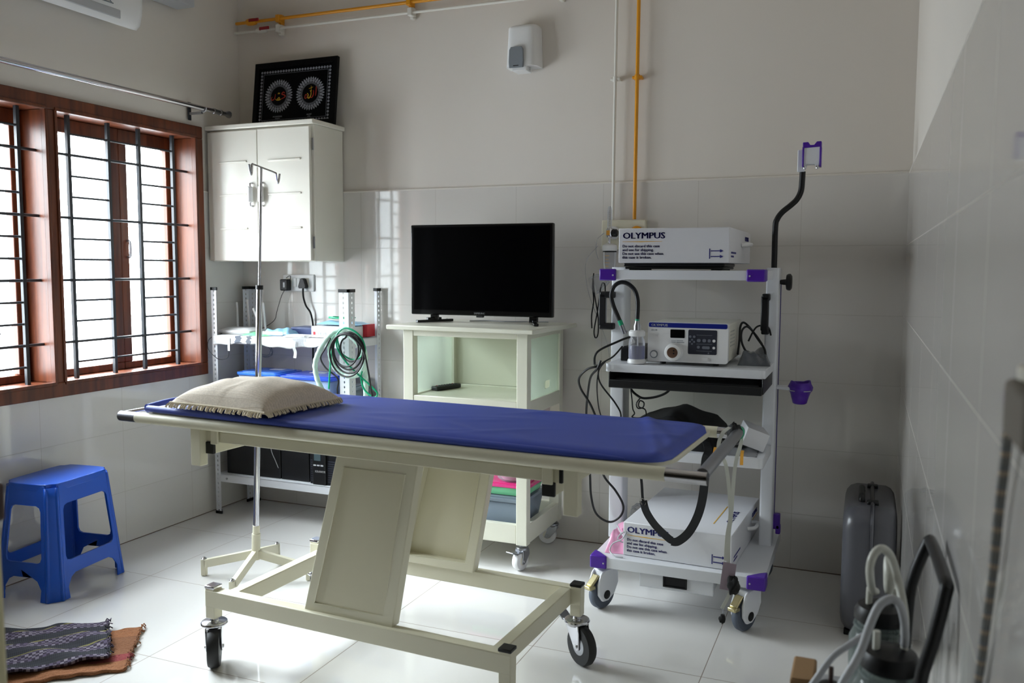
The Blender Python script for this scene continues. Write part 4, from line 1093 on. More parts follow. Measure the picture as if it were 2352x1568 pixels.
# batteries and inverter on the low shelf
zl = RZ['low']
for (x0, x1, lab) in ((0.098, 0.282, 'black lead battery at the window end of the bottom rack shelf'), (0.290, 0.455, 'middle one of the three black batteries on the bottom rack shelf'), (0.462, 0.640, 'black battery with cable just left of the upright inverter unit')):
    t = thing('battery', lab, 'battery', ((x0+x1)/2, -0.17, zl), 0, 'batteries on the bottom rack shelf')
    W(MB().box(x0, x1, -0.285, -0.05, zl, zl+0.175), 'battery_case', 'black', t, bevel=0.004)
    b_ = W(MB().box(x0-0.003, x1+0.003, -0.290, -0.045, zl+0.176, zl+0.208), 'battery_lid', 'black', t, bevel=0.005)
    for k in (0.25, 0.75): W(MB().cyl((x0+(x1-x0)*k, -0.25, zl+0.206), (x0+(x1-x0)*k, -0.25, zl+0.224), 0.009, seg=12), 'terminal', 'steel', b_)
simple('cable', 'thin pale wire looping down the front of the batteries', 'cable', MB().tube([(0.40, -0.20, zl+0.2115), (0.405, -0.294, zl+0.205), (0.408, -0.296, zl+0.15), (0.43, -0.2935, zl+0.10), (0.448, -0.292, zl+0.06)], 0.0016, 6, 6), 'lightgrey')
UP = thing('inverter', 'black upright inverter unit with a small screen on the bottom rack shelf', 'inverter', (0.742, -0.17, zl))
W(MB().box(0.656, 0.830, -0.30, -0.03, zl, zl+0.205).box(0.680, 0.760, -0.312, -0.298, zl-0.0, zl+0.205), 'case', 'black', UP, bevel=0.004)
W(MB().box(0.692, 0.732, -0.3135, -0.3115, zl+0.128, zl+0.168), 'display', 'lcd', UP)
for i in range(3): W(MB().box(0.688+0.022*i, 0.704+0.022*i, -0.3140, -0.3115, zl+0.100, zl+0.107), 'button', 'lightgrey', UP)
W(MB().text('KRANOS', 0.016, (0.697, -0.3128, zl+0.066), bold=0.0004, depth=0.0004), 'lettering', 'white', UP)
for side, xs in (('a', (0.659, 0.674)), ('b', (0.768, 0.826))):
    mb = MB()
    for i in range(10): mb.box(xs[0], xs[1], -0.3012, -0.2995, zl+0.015+0.012*i, zl+0.021+0.012*i)
    W(mb, 'vent', 'panelgrey', UP)

# hoses and cables hung on the rack post
hz = MB().tube([(0.812, -0.380, 0.712), (0.774, -0.385, 0.782), (0.759, -0.385, 0.861), (0.785, -0.385, 0.932), (0.83, -0.387, 0.993), (0.89, -0.385, 1.040), (0.97, -0.378, 1.040), (1.02, -0.372, 0.985), (1.045, -0.368, 0.911), (1.024, -0.366, 0.842), (0.972, -0.367, 0.814), (0.903, -0.368, 0.822), (0.855, -0.366, 0.865), (0.833, -0.362, 0.924), (0.840, -0.360, 0.984), (0.885, -0.355, 1.022), (0.950, -0.352, 1.010), (1.000, -0.348, 0.96), (1.028, -0.345, 0.86), (1.030, -0.345, 0.70)], 0.0135, 12, 10, rr=lambda t: 0.0130+0.0011*math.sin(t*900))
tag(hz.build('breathing_hose', 'mint', None), 'pale green corrugated breathing hose looped over the rack post', 'hose')
mb = MB().tube([(0.852, -0.404, 0.747), (0.871, -0.404, 0.927), (0.900, -0.406, 1.011), (0.943, -0.406, 1.052), (0.996, -0.404, 1.046), (1.046, -0.400, 1.006), (1.060, -0.398, 0.94), (1.00, -0.40, 0.90), (0.93, -0.404, 0.93), (0.908, -0.410, 1.005), (0.911, -0.412, 0.953), (0.968, -0.414, 0.882), (1.042, -0.414, 0.822), (1.109, -0.414, 0.772), (1.140, -0.414, 0.742), (1.119, -0.414, 0.722), (1.067, -0.414, 0.756), (1.047, -0.412, 0.809), (1.052, -0.410, 0.846)], 0.0046, 8, 8)
tag(mb.build('oxygen_tube', 'green', None), 'thin emerald green tube tangled with the black cable on the rack post', 'tube')
pts = []
for i in range(5*16):
    t = 2*PI*i/16; k = i//16
    R_ = [0.062, 0.092, 0.100, 0.082, 0.105][k]; c = [(0.995, 0.955), (0.985, 0.945), (0.99, 0.935), (0.975, 0.95), (0.985, 0.925)][k]
    pts.append((c[0]+R_*math.sin(t)*0.92, -0.424-0.005*k+0.004*math.sin(t*2), c[1]+R_*math.cos(t)))
pts += [(1.006, -0.446, 1.023), (1.079, -0.446, 0.958), (1.104, -0.444, 0.87), (1.118, -0.44, 0.78), (1.128, -0.43, 0.690)]
tag(MB().tube(pts, 0.0046, 8, 3).build('power_cable', 'rubber', None), 'coiled black cable hung in loops on the right rack post', 'cable')
tag(MB().tube([(0.86, -0.395, 1.00), (0.83, -0.395, 0.95), (0.80, -0.395, 0.90), (0.83, -0.395, 0.85), (0.90, -0.395, 0.80), (0.893, -0.39, 0.74), (0.893, -0.38, 0.66)], 0.0042, 8, 8).build('power_cable', 'rubber', None), 'single black cable hanging left of the coil into the middle shelf', 'cable')
XT = thing('extension_board', 'white extension socket box hanging in front of the rack post', 'extension box', (0.87, -0.35, 0.66))
W(MB().box(0.818, 0.952, -0.372, -0.332, 0.655, 0.712), 'case', 'offwhite', XT, bevel=0.004)
W(MB().cyl((0.872, -0.3735, 0.680), (0.872, -0.3705, 0.680), 0.006), 'socket_hole', 'black', XT)
W(MB().box(0.915, 0.930, -0.3735, -0.3715, 0.695, 0.701), 'switch_lamp', 'red', XT)
for x in (0.826, 0.944): W(MB().cyl((x, -0.3732, 0.703), (x, -0.371, 0.703), 0.003, seg=10), 'screw', 'grey', XT)
W(MB().tube([(0.893, -0.372, 0.66), (0.90, -0.386, 0.655), (0.895, -0.386, 0.69)], 0.004, 6, 4), 'hanger', 'offwhite', XT)

# socket board with adapter and plug
SB = thing('socket_board', 'white modular socket board on the tiles below the cupboard', 'socket', (0.37, 0, 1.22))
W(MB().box(0.285, 0.492, -0.011, -0.0005, 1.218, 1.312), 'plate', 'white', SB, bevel=0.004)
for x in (0.368, 0.392): W(MB().box(x-0.010, x+0.010, -0.0155, -0.0105, 1.243, 1.292), 'switch', 'white', SB, bevel=0.002)
for x in (0.325, 0.440): W(MB().box(x-0.021, x+0.021, -0.0125, -0.0105, 1.240, 1.292), 'outlet_face', 'offwhite', SB, bevel=0.001)
AD = thing('power_adapter', 'black square adapter plugged into the socket board', 'adapter', (0.32, -0.03, 1.22))
W(MB().box(0.292, 0.344, -0.050, -0.0135, 1.222, 1.286), 'adapter_body', 'black', AD, bevel=0.006)
W(MB().box(0.316, 0.326, -0.0515, -0.0495, 1.240, 1.268), 'rating_label', 'lightgrey', AD)
PG = thing('plug', 'black three-pin plug with a thick lead running down behind the rack', 'plug', (0.435, -0.03, 1.23))
W(MB().plate([(-0.022, -0.020), (0.022, -0.020), (0.026, -0.010), (0.012, 0.030), (0.004, 0.036), (-0.004, 0.036), (-0.012, 0.030), (-0.026, -0.010)], (), 0.028, XZ(-0.028, 0.434, 1.256)), 'plug_body', 'black', PG, bevel=0.005)
W(MB().tube([(0.434, -0.030, 1.240), (0.438, -0.034, 1.19), (0.452, -0.030, 1.14), (0.476, -0.022, 1.10), (0.484, -0.012, 1.03), (0.484, -0.0145, 0.95), (0.482, -0.0145, 0.80), (0.480, -0.0145, 0.62)], 0.0052, 8, 6), 'lead', 'black', PG)

# ---------------------------------------------------------------- television trolley
TV_ = thing('tv_trolley', 'cream wheeled glass-sided trolley under the television', 'trolley', (1.655, -0.28, 0))
x0, x1, y0, y1 = 1.345, 1.965, -0.520, -0.045
z0, z1 = 0.118, 1.066
pw = 0.052
for x in (x0, x1-pw):
    for y in (y0, y1-0.045): W(MB().box(x, x+pw, y, y+0.045, z0, z1), 'post', 'ivorytrolley', TV_, bevel=0.003)
for (za, zb2) in ((1.040, 1.066), (0.700, 0.765), (0.122, 0.208)):
    mb = MB()
    mb.box(x0+pw, x1-pw, y0+0.002, y0+0.034, za, zb2); mb.box(x0+pw, x1-pw, y1-0.034, y1-0.002, za, zb2)
    mb.box(x0+0.002, x0+0.034, y0+0.045, y1-0.045, za, zb2); mb.box(x1-0.034, x1-0.002, y0+0.045, y1-0.045, za, zb2)
    W(mb, 'rail_frame', 'ivorytrolley', TV_, bevel=0.003)
W(MB().box(x0+0.03, x1-0.03, y0+0.03, y1-0.03, 0.745, 0.757), 'shelf', 'ivorytrolley', TV_)
W(MB().box(x0+0.03, x1-0.03, y0+0.03, y1-0.03, 0.140, 0.150), 'tray', 'ivorytrolley', TV_)
W(MB().box(x0+0.05, x1-0.05, y1-0.022, y1-0.012, 0.766, 1.040), 'back_panel', 'ivorytrolley', TV_)
W(MB().box(x0+0.036, x0+0.040, y0+0.045, y1-0.045, 0.766, 1.040), 'glass_pane', 'pane', TV_)
gh = [(-0.20, 0.79), (-0.165, 0.79), (-0.165, 0.815), (-0.20, 0.815)]
W(MB().plate([(y0+0.045, 0.766), (y1-0.045, 0.766), (y1-0.045, 1.040), (y0+0.045, 1.040)], [[(-0.26, 0.792), (-0.205, 0.792), (-0.198, 0.799), (-0.198, 0.823), (-0.205, 0.830), (-0.26, 0.830), (-0.267, 0.823), (-0.267, 0.799)]], 0.004, YZ(x1-0.012)), 'glass_pane', 'pane', TV_)
bX = Matrix.Translation((1.648, -0.285, 1.078)) @ rz(math.radians(-2.5))
mb = MB().box(-0.372, 0.372, -0.270, 0.262, -0.0105, 0.0105); mb.v = [bX @ v for v in mb.v]
W(mb, 'top_board', 'ivorytrolley', TV_, bevel=0.004)
def wcast(x, y, ang, ped, tr=0.028):
    c = caster(TV_, 0, 0, 0.118, 0.045, 0, 'white', 'steel', 0.030, hub='offwhite', pedal=ped, trail=tr)
    Xm = Matrix.Translation((x-1.655, y+0.28, 0)) @ rz(ang)
    for o in [c]+list(c.children):
        for v in o.data.vertices: v.co = Xm @ v.co
wcast(1.930, -0.485, math.radians(255), 'steel', -0.014); wcast(1.935, -0.085, math.radians(10), None); wcast(1.380, -0.485, math.radians(60), None); wcast(1.380, -0.085, math.radians(10), None)

TV = thing('television', 'black flat-screen television standing on the cream trolley', 'television', (1.630, -0.28, 1.0895))
W(MB().box(1.263, 1.998, -0.295, -0.268, 1.126, 1.558), 'bezel', 'blackgloss', TV, bevel=0.005)
W(MB().box(1.33, 1.93, -0.269, -0.235, 1.16, 1.46), 'rear_housing', 'black', TV, bevel=0.012)
W(MB().box(1.279, 1.982, -0.2965, -0.2940, 1.150, 1.546), 'screen', 'screen', TV)
W(MB().text('SAMSUNG', 0.0125, (1.6305, -0.2955, 1.1335), bold=0.0003, align='CENTER', depth=0.0004), 'lettering', 'lightgrey', TV)
W(MB().box(1.612, 1.648, -0.294, -0.278, 1.118, 1.128), 'sensor', 'black', TV, bevel=0.002)
for xc, a in ((1.385, 0.48), (1.900, -0.48)):
    mb = MB(); s_ = math.copysign(1, a)
    d = Vector((math.sin(a), math.cos(a), 0)); o = Vector((xc, -0.280, 1.0965))
    d = d*(1)
    mb.beam(o-d*0.105, o+d*0.105, 0.022, 0.013)
    mb.beam(o-d*0.045+Vector((0, 0, 0.010)), o+d*0.035+Vector((0, 0, 0.010)), 0.020, 0.014)
    mb.box(xc-0.020, xc+0.020, -0.290, -0.270, 1.10, 1.145)
    W(mb, 'foot', 'blackgloss', TV, bevel=0.003)
simple('power_cable', 'pale cable lying on the trolley top behind the television feet', 'cable', MB().tube([(1.52, -0.17, 1.0925), (1.60, -0.12, 1.0925), (1.70, -0.14, 1.0925), (1.80, -0.11, 1.0925), (1.90, -0.08, 1.0925)], 0.0030, 6, 6), 'lightgrey')
simple('cable', 'dark cable dropping behind the left glass of the television trolley', 'cable', MB().tube([(1.42, -0.20, 1.092), (1.36, -0.10, 1.095), (1.335, -0.03, 1.06), (1.333, -0.020, 0.95), (1.336, -0.018, 0.80), (1.33, -0.02, 0.60)], 0.0034, 6, 6), 'panelgrey')
RM = thing('remote_control', 'black remote control lying on the trolley glass shelf', 'remote', (1.425, -0.235, 0.7575), math.radians(-18))
rmp = [(-0.021, -0.085), (0.021, -0.085), (0.023, -0.06), (0.023, 0.06), (0.019, 0.085), (-0.019, 0.085), (-0.023, 0.06), (-0.023, -0.06)]
r_ = MB().plate(rmp, (), 0.020, Matrix.Translation((0, 0, 0.0105))).build('body', 'black', RM, bevel=0.005)
for i in range(7):
    for j in range(3): MB().cyl(((j-1)*0.012, -0.055+0.018*i, 0.020), ((j-1)*0.012, -0.055+0.018*i, 0.0225), 0.0042, seg=8).build('key', 'red' if (i, j) in ((0, 0), (6, 0)) else 'panelgrey', RM)
# boxes in the bottom tray
t, l = tub(1.600, 1.930, -0.475, -0.170, 0.151, 0.150, 'clearbin', 'clearbin', 'smoky clear box in the bottom tray of the television trolley', 0.03)
W(MB().box(1.66, 1.87, -0.42, -0.23, 0.160, 0.215), 'contents', 'navybox', t, bevel=0.02)
t, l = tub(1.640, 1.940, -0.450, -0.200, 0.316, 0.045, 'pink', 'greenfilm', 'shallow green tub with a bright pink lid stacked on the smoky box', 0.02, lh=0.012)
MB_ = MB().lathe([(0.066, 0.001), (0.078, 0.012), (0.082, 0.090), (0.082, 0.115)], (1.835, -0.35, 0.373), 30)
t = thing('clear_jar', 'clear round tub with tissue inside standing on the pink lid', 'tub', (1.835, -0.35, 0.373))
W(MB_, 'tub_wall', 'clear', t)
W(MB().lathe([(0.055, 0.004), (0.064, 0.02), (0.066, 0.095), (0.05, 0.104)], (1.835, -0.35, 0.373), 24), 'tissue', 'pinkbag', t)

# ---------------------------------------------------------------- endoscopy cart
CT = thing('endoscopy_cart', 'white equipment cart with purple corner guards beside the right wall', 'cart', (2.675, -0.47, 0))
cw = lambda mb, name, m, par=CT, **k: mb.build(name, m, par, world=True, **k)
for xa, xb in ((2.304, 2.366), (2.946, 2.996)):
    mb = MB().plate(rrect(xa, xb, -0.40, -0.300, 0.008, 3), (), 1.185, Matrix.Translation((0, 0, 0.765)))
    p = cw(mb, 'column', 'cart', bevel=0)
    xo = xb+0.001 if xa > 2.5 else xa-0.001
    cw(MB().box(xo-0.0015, xo+0.0015, -0.316, -0.304, 0.31, 1.30), 'trim_strip', 'stripe', p)
# shelves
def shelf(xa, xb, ya, yb, z, th, label=None):
    return cw(MB().plate(rrect(xa, xb, ya, yb, 0.020, 4), (), th, Matrix.Translation((0, 0, z-th/2))), 'shelf', 'cart', bevel=0.004)
s_top = shelf(2.352, 2.972, -0.720, -0.110, 1.346, 0.036)
s_two = shelf(2.368, 2.985, -0.705, -0.130, 0.975, 0.032)
s_thr = shelf(2.372, 2.985, -0.690, -0.130, 0.640, 0.040)
base = cw(MB().plate(rrect(2.352, 3.012, -0.800, -0.130, 0.020, 4), (), 0.042, Matrix.Translation((0, 0, 0.196))), 'base_shelf', 'cart', bevel=0.005)
for par, xs, ya, z, th in ((s_top, (2.352, 2.972), -0.720, 1.346, 0.040), (base, (2.352, 3.012), -0.800, 0.218, 0.046)):
    for i, x in enumerate(xs):
        sx = 1 if i == 0 else -1
        mb = MB().plate([(x-sx*0.006, ya-0.006), (x+sx*0.062, ya-0.006), (x+sx*0.062, ya+0.004), (x+sx*0.020, ya+0.050), (x-sx*0.006, ya+0.070)], (), th+0.006, Matrix.Translation((0, 0, z-th/2+0.002)))
        g_ = cw(mb, 'corner_guard', 'purple', par, bevel=0.005)
        cw(MB().cyl((x+sx*0.050, ya-0.0085, z-th/2), (x+sx*0.050, ya-0.005, z-th/2), 0.0035, seg=10), 'screw', 'lightgrey', g_)
cw(MB().box(2.985, 3.022, -0.330, -0.300, 0.270, 0.335).box(3.005, 3.024, -0.330, -0.300, 0.250, 0.290), 'cable_hook', 'purple', CT, bevel=0.004)
# grab handles and clamp knob
for x, sx in ((2.304, -1), (2.946, -1)):
    mb = MB().beam((x-0.030 if sx < 0 and x < 2.5 else x+0.002, -0.425, 1.105), (x-0.030 if x < 2.5 else x+0.002, -0.425, 1.245), 0.030, 0.026, (0, 1, 0))
    xx = x-0.030 if x < 2.5 else x+0.002
    for z in (1.105, 1.240): mb.box(min(xx-0.012, x+0.005), x+0.020, -0.438, -0.398, z-0.014, z+0.014)
    cw(mb, 'grab_handle', 'black', CT, bevel=0.005)
k_ = cw(MB().lathe([(0.008, 0.0), (0.010, 0.004), (0.012, 0.022), (0.030, 0.025), (0.034, 0.032), (0.034, 0.040), (0.026, 0.046)], (2.996, -0.35, 1.300), 20, 'x'), 'clamp_knob', 'black')
# scope hanger pole
pole = cw(MB().tube([(2.972, -0.36, 1.33), (2.972, -0.36, 1.40), (2.972, -0.36, 1.520), (2.978, -0.36, 1.552), (2.997, -0.36, 1.580), (3.028, -0.36, 1.606), (3.052, -0.36, 1.630), (3.066, -0.36, 1.662), (3.069, -0.36, 1.70), (3.070, -0.36, 1.738)], 0.0115, 14, 5), 'hanger_pole', 'black')
cw(MB().box(3.050, 3.078, -0.375, -0.350, 1.736, 1.822), 'hanger_bracket', 'cart', pole, bevel=0.003)
hol = [(3.074, 1.748), (3.082, 1.748), (3.086, 1.762), (3.116, 1.762), (3.122, 1.748), (3.132, 1.750), (3.138, 1.845), (3.122, 1.845), (3.112, 1.833), (3.098, 1.833), (3.090, 1.845), (3.072, 1.843)]
h_ = cw(MB().plate(hol, (), 0.040, XZ(-0.375)), 'scope_holder', 'cart', pole, bevel=0.002)
cw(MB().plate([(3.070, 1.825), (3.139, 1.828), (3.139, 1.849), (3.122, 1.849), (3.112, 1.836), (3.098, 1.836), (3.090, 1.848), (3.070, 1.847)], (), 0.046, XZ(-0.375)).box(3.069, 3.076, -0.399, -0.351, 1.752, 1.83).box(3.133, 3.140, -0.399, -0.351, 1.752, 1.83), 'holder_edge', 'purple', pole, bevel=0.002)
for x in (3.080, 3.126): cw(MB().lathe([(0.004, 1.742), (0.006, 1.748), (0.004, 1.756)], (x, -0.397, 0), 10), 'screw', 'chrome', pole)
# cup holder on the right column
ch = cw(MB().plate([(2.990, -0.37), (3.060, -0.40), (3.120, -0.40), (3.126, -0.33), (3.060, -0.32), (2.990, -0.33)], (), 0.012, Matrix.Translation((0, 0, 0.872))), 'holder_arm', 'cart', CT, bevel=0.003)
def cup(u, v):
    a = 2*PI*u
    prof_ = [(0.020, 0.812), (0.026, 0.816), (0.032, 0.840), (0.036, 0.858), (0.042, 0.866), (0.044, 0.878), (0.038, 0.890), (0.034, 0.898)]
    i = min(len(prof_)-1, int(v*(len(prof_)-1)+0.5)); r, z = prof_[i]
    k = 1 + (0.16*max(0, math.sin(3*a)) if 0.4 < v else 0)
    if v > 0.9: z += 0.008*max(0, math.sin(2*a+0.6))
    return (3.088+r*k*math.cos(a), -0.372+r*k*math.sin(a), z)
cw(MB().grid(36, 7, cup, True), 'cup', 'purple', ch, solid=0.004, angle=70)
cw(MB().tube([(3.088+0.046*math.cos(a), -0.372+0.046*math.sin(a), 0.8665) for a in [PI*0.95+i*PI*0.9/12 for i in range(13)]], 0.0018, 6), 'rim_line', 'lightgrey', ch)
# keyboard tray
kt = cw(MB().box(2.392, 2.978, -0.725, -0.200, 0.886, 0.898).box(2.392, 2.978, -0.735, -0.722, 0.884, 0.916).box(2.388, 2.394, -0.72, -0.20, 0.886, 0.945).box(2.976, 2.982, -0.72, -0.20, 0.886, 0.945), 'keyboard_tray', 'black', CT, bevel=0.003)
cw(MB().box(2.41, 2.965, -0.70, -0.30, 0.899, 0.918), 'keyboard', 'black', kt, bevel=0.004)
for x in (2.415, 2.955): cw(MB().box(x-0.006, x+0.006, -0.60, -0.25, 0.925, 0.943), 'slide_rail', 'black', kt)
# drawer under the base
dr = cw(MB().box(2.546, 2.824, -0.770, -0.30, 0.122, 0.174).box(2.542, 2.828, -0.784, -0.768, 0.116, 0.175), 'drawer', 'cart', CT, bevel=0.004)
hd = cw(MB().plate([(2.636, 0.130), (2.728, 0.130), (2.728, 0.172), (2.636, 0.172)], [[(2.642, 0.135), (2.722, 0.135), (2.722, 0.167), (2.642, 0.167)]], 0.008, XZ(-0.786)).box(2.642, 2.722, -0.7860, -0.7835, 0.135, 0.167), 'drawer_pull', 'black', dr, bevel=0.002)
def ccast(x, y, ang, rad=0.062, ped=True):
    ax = Vector((-0.03, 0, rad)); Xm = Matrix.Translation((x, y, 0)) @ rz(ang)
    mb = MB().lathe([(0.026, 0.176), (0.030, 0.170), (0.030, 0.160), (0.022, 0.156)], (0, 0, 0), 20)
    for sgn in (-1, 1):
        yo = sgn*0.024
        out = [(-0.060, 0.148), (-0.045, 0.160), (0.020, 0.160), (0.034, 0.146), (0.036, 0.100), (0.016, 0.060), (-0.018, 0.036), (-0.052, 0.036), (-0.074, 0.064), (-0.076, 0.108)]
        mb.plate(out, (), 0.012, XZ(yo))
    mb.box(-0.05, 0.024, -0.026, 0.026, 0.132, 0.160)
    mb.v = [Xm @ v for v in mb.v]
    f = cw(mb, 'caster', 'cart', CT, bevel=0.005)
    mb = MB().lathe([(0.020, -0.015), (rad*0.92, -0.015), (rad, -0.008), (rad, 0.008), (rad*0.92, 0.015), (0.020, 0.015)], (ax.x, 0, ax.z), 36, 'y')
    mb.v = [Xm @ v for v in mb.v]; cw(mb, 'wheel', 'greyrubber', f)
    for sgn in (-1, 1):
        mb = MB(); P_ = [(0.022, 0), (0.016, 0.001), (0.016, 0.003), (0.004, 0.003)]
        mb.lathe([(0.004, sgn*0.032), (0.014, sgn*0.0325), (0.018, sgn*0.031)], (ax.x, 0, ax.z), 20, 'y')
        mb.v = [Xm @ v for v in mb.v]; cw(mb, 'axle_cap', 'black', f)
    if ped:
        mb = MB().beam((-0.058, 0, 0.140), (-0.100, 0, 0.104), 0.032, 0.012)
        mb.box(-0.112, -0.080, -0.018, 0.018, 0.090, 0.106)
        mb.v = [Xm @ v for v in mb.v]; cw(mb, 'brake_pedal', 'zinc', f, bevel=0.004)
ccast(2.400, -0.742, math.radians(62)); ccast(2.955, -0.742, math.radians(62)); ccast(2.405, -0.190, math.radians(150), ped=False); ccast(2.955, -0.190, math.radians(20), ped=False)

# ---- cases and equipment on the cart
def case(label, loc, ang, top_text):
    t = thing('shipping_case', label, 'case', loc, ang)
    w, d, h = 0.426, 0.600, 0.134
    b_ = MB().box(-w/2, w/2, -d/2, d/2, 0, h).build('carton', 'carton', t, bevel=0.003)
    yf = -d/2-0.0006
    mb = MB().text('OLYMPUS', 0.0335, (-w/2+0.016, yf, h-0.040), bold=0.0011, sx=1.14)
    for i, s_ in enumerate(('Do not discard this case', 'and use for shipping.', 'Do not use this case when', 'this case is broken.')):
        mb.text(s_, 0.0150, (-w/2+0.015, yf, h-0.074-0.0145*i), bold=0.0002)
    # two arrows from a bar
    ax = w/2-0.075
    mb.plate([(ax, 0.016), (ax+0.0035, 0.016), (ax+0.0035, 0.054), (ax, 0.054)], (), 0.001, XZ(yf))
    for z in (0.0245, 0.0455):
        mb.plate([(ax+0.006, z-0.0018), (ax+0.040, z-0.0018), (ax+0.040, z-0.006), (ax+0.053, z), (ax+0.040, z+0.006), (ax+0.040, z+0.0018), (ax+0.006, z+0.0018)], (), 0.001, XZ(yf))
    xr = w/2+0.0006
    mb.text('OLYMPUS', 0.026, (xr, 0.12, h-0.040), (0, 1, 0), (0, 0, 1), bold=0.001)
    for w2, z2 in ((0.13, 0.036), (0.07, 0.022)): mb.box(w/2, xr, -d/2+0.04, -d/2+0.04+w2, z2, z2+0.007)
    if top_text:
        mb.text('OLYMPUS', 0.0335, (w/2-0.035, -d/2+0.17, h+0.0006), (0, 1, 0), (-1, 0, 0), bold=0.0011, sx=1.14)
    mb.build('lettering', 'ink', b_, smooth=False)
    mb = MB().plate([(-w/2+0.016, h-0.052), (-w/2+0.09, h-0.0536), (-w/2+0.172, h-0.052), (-w/2+0.172, h-0.051), (-w/2+0.09, h-0.0505), (-w/2+0.016, h-0.051)], (), 0.001, XZ(yf))
    mb.plate([(0.12, h-0.052), (0.25, h-0.052), (0.25, h-0.050), (0.12, h-0.050)], (), 0.001, YZ(xr))
    if top_text: mb.box(w/2-0.100, w/2-0.096, -d/2+0.13, -d/2+0.40, h, h+0.0008)
    mb.build('underline', 'gold', b_)
    MB().tube([(w/2, 0.02, 0.075), (w/2+0.026, 0.03, 0.078), (w/2+0.030, 0.07, 0.078), (w/2+0.026, 0.11, 0.078), (w/2, 0.12, 0.075)], 0.008, 8, 4).build('carry_handle', 'white', t)
    return t
case('white shipping case resting on the laptop on the top cart shelf', (2.631, -0.405, 1.374), 0.0, False)
case('white shipping case standing on the base shelf of the cart', (2.692, -0.452, 0.2185), math.radians(-3.0), True)
LP = thing('laptop', 'closed black laptop under the top shipping case', 'laptop', (2.63, -0.52, 1.3465))
W(MB().box(2.440, 2.822, -0.690, -0.430, 1.3505, 1.3600), 'base', 'black', LP, bevel=0.004)
W(MB().box(2.436, 2.826, -0.694, -0.428, 1.3605, 1.3735), 'lid', 'black', LP, bevel=0.004)
for x in (2.47, 2.79): W(MB().box(x-0.02, x+0.02, -0.66, -0.45, 1.3465, 1.351), 'rubber_foot', 'rubber', LP)

LS = thing('light_source', 'white endoscope light source unit on the second cart shelf', 'light source', (2.675, -0.45, 0.975))
lx0, lx1, ly0, ly1, lz0, lz1 = 2.530, 2.838, -0.655, -0.270, 0.992, 1.141
W(MB().box(lx0, lx1, ly0+0.018, ly1, lz0, lz1), 'housing', 'offwhite', LS, bevel=0.006)
fp = W(MB().plate(rrect(lx0-0.002, lx1+0.002, lz0-0.004, lz1+0.002, 0.010), (), 0.024, XZ(ly0+0.012)), 'front_panel', 'white', LS, bevel=0.004)
yf = ly0-0.0005
for x in (lx0+0.05, lx1-0.05):
    for y in (ly0+0.05, ly1-0.05): W(MB().cyl((x, y, 0.9755), (x, y, 0.993), 0.012), 'foot', 'rubber', LS)
bs = W(MB().plate(rrect(lx0+0.002, lx1-0.002, lz1-0.018, lz1+0.000, 0.005), (), 0.002, XZ(yf)), 'badge_strip', 'bluestrip', fp)
W(MB().text('OLYMPUS', 0.0135, (lx0+0.012, yf-0.0012, lz1-0.0140), bold=0.0006, sx=1.1, depth=0.0004), 'lettering', 'white', bs)
W(MB().text('CV-170', 0.0075, (lx0+0.012, yf-0.0004, lz1-0.032), depth=0.0003).box(lx0+0.092, lx0+0.111, yf-0.0006, yf, lz1-0.0695, lz1-0.0680).box(lx0+0.113, lx0+0.138, yf-0.0006, yf, lz1-0.0695, lz1-0.0675).box(lx0+0.093, lx0+0.110, yf-0.0006, yf, lz1-0.0755, lz1-0.0740).box(lx0+0.113, lx0+0.143, yf-0.0006, yf, lz1-0.0760, lz1-0.0735), 'lettering', 'grey', fp)
W(MB().plate(rrect(lx0+0.088, lx0+0.144, lz1-0.058, lz1-0.025, 0.003), (), 0.002, XZ(yf)), 'display', 'screen', fp)
pn = W(MB().plate(rrect(lx0+0.158, lx0+0.268, lz0+0.030, lz1-0.024, 0.005), (), 0.002, XZ(yf)), 'control_panel', 'panelgrey', fp)
for (bx_, bz_, w_, h_, m_) in ((0.166, 0.098, .010, .009, 'button'), (0.181, 0.098, .010, .009, 'button'), (0.173, 0.086, .007, .007, 'button'), (0.173, 0.070, .007, .007, 'button'), (0.165, 0.078, .007, .007, 'button'), (0.181, 0.078, .007, .007, 'button'),
                               (0.199, 0.084, .014, .012, 'button'), (0.220, 0.084, .014, .012, 'button'), (0.239, 0.084, .012, .012, 'button'), (0.257, 0.084, .011, .011, 'white'),
                               (0.198, 0.058, .011, .011, 'button'), (0.227, 0.057, .030, .011, 'button'), (0.257, 0.057, .010, .010, 'white'), (0.237, 0.036, .006, .006, 'button')):
    W(MB().plate(rrect(lx0+bx_-w_/2, lx0+bx_+w_/2, lz0+bz_-h_/2, lz0+bz_+h_/2, min(w_, h_)*0.4, 3), (), 0.002, XZ(yf-0.0015)), 'key', m_, pn)
mb = MB()
for z in (0.105, 0.071, 0.044): mb.box(lx0+0.19, lx0+0.25, yf-0.0018, yf-0.0008, lz0+z-0.001, lz0+z)
W(mb, 'panel_print', 'grey', pn)
so = W(MB().lathe([(0.026, -0.036), (0.032, -0.033), (0.034, -0.022), (0.036, 0.0)], (lx0+0.104, ly0, lz0+0.036), 30, 'y'), 'light_socket', 'white', fp, angle=50)
W(MB().lathe([(0.019, -0.0375), (0.021, -0.0370), (0.021, -0.030)], (lx0+0.104, ly0, lz0+0.036), 24, 'y'), 'socket_bore', 'brass', so)
for dz in (0.008, -0.003): W(MB().cyl((lx0+0.110, ly0-0.0385, lz0+0.036+dz), (lx0+0.110, ly0-0.036, lz0+0.036+dz), 0.0032, seg=10), 'pin_hole', 'black', so)
pb = W(MB().lathe([(0.013, -0.004), (0.015, -0.003), (0.016, 0.0)], (lx0+0.024, ly0, lz0+0.024), 24, 'y'), 'power_ring', 'grey', fp)
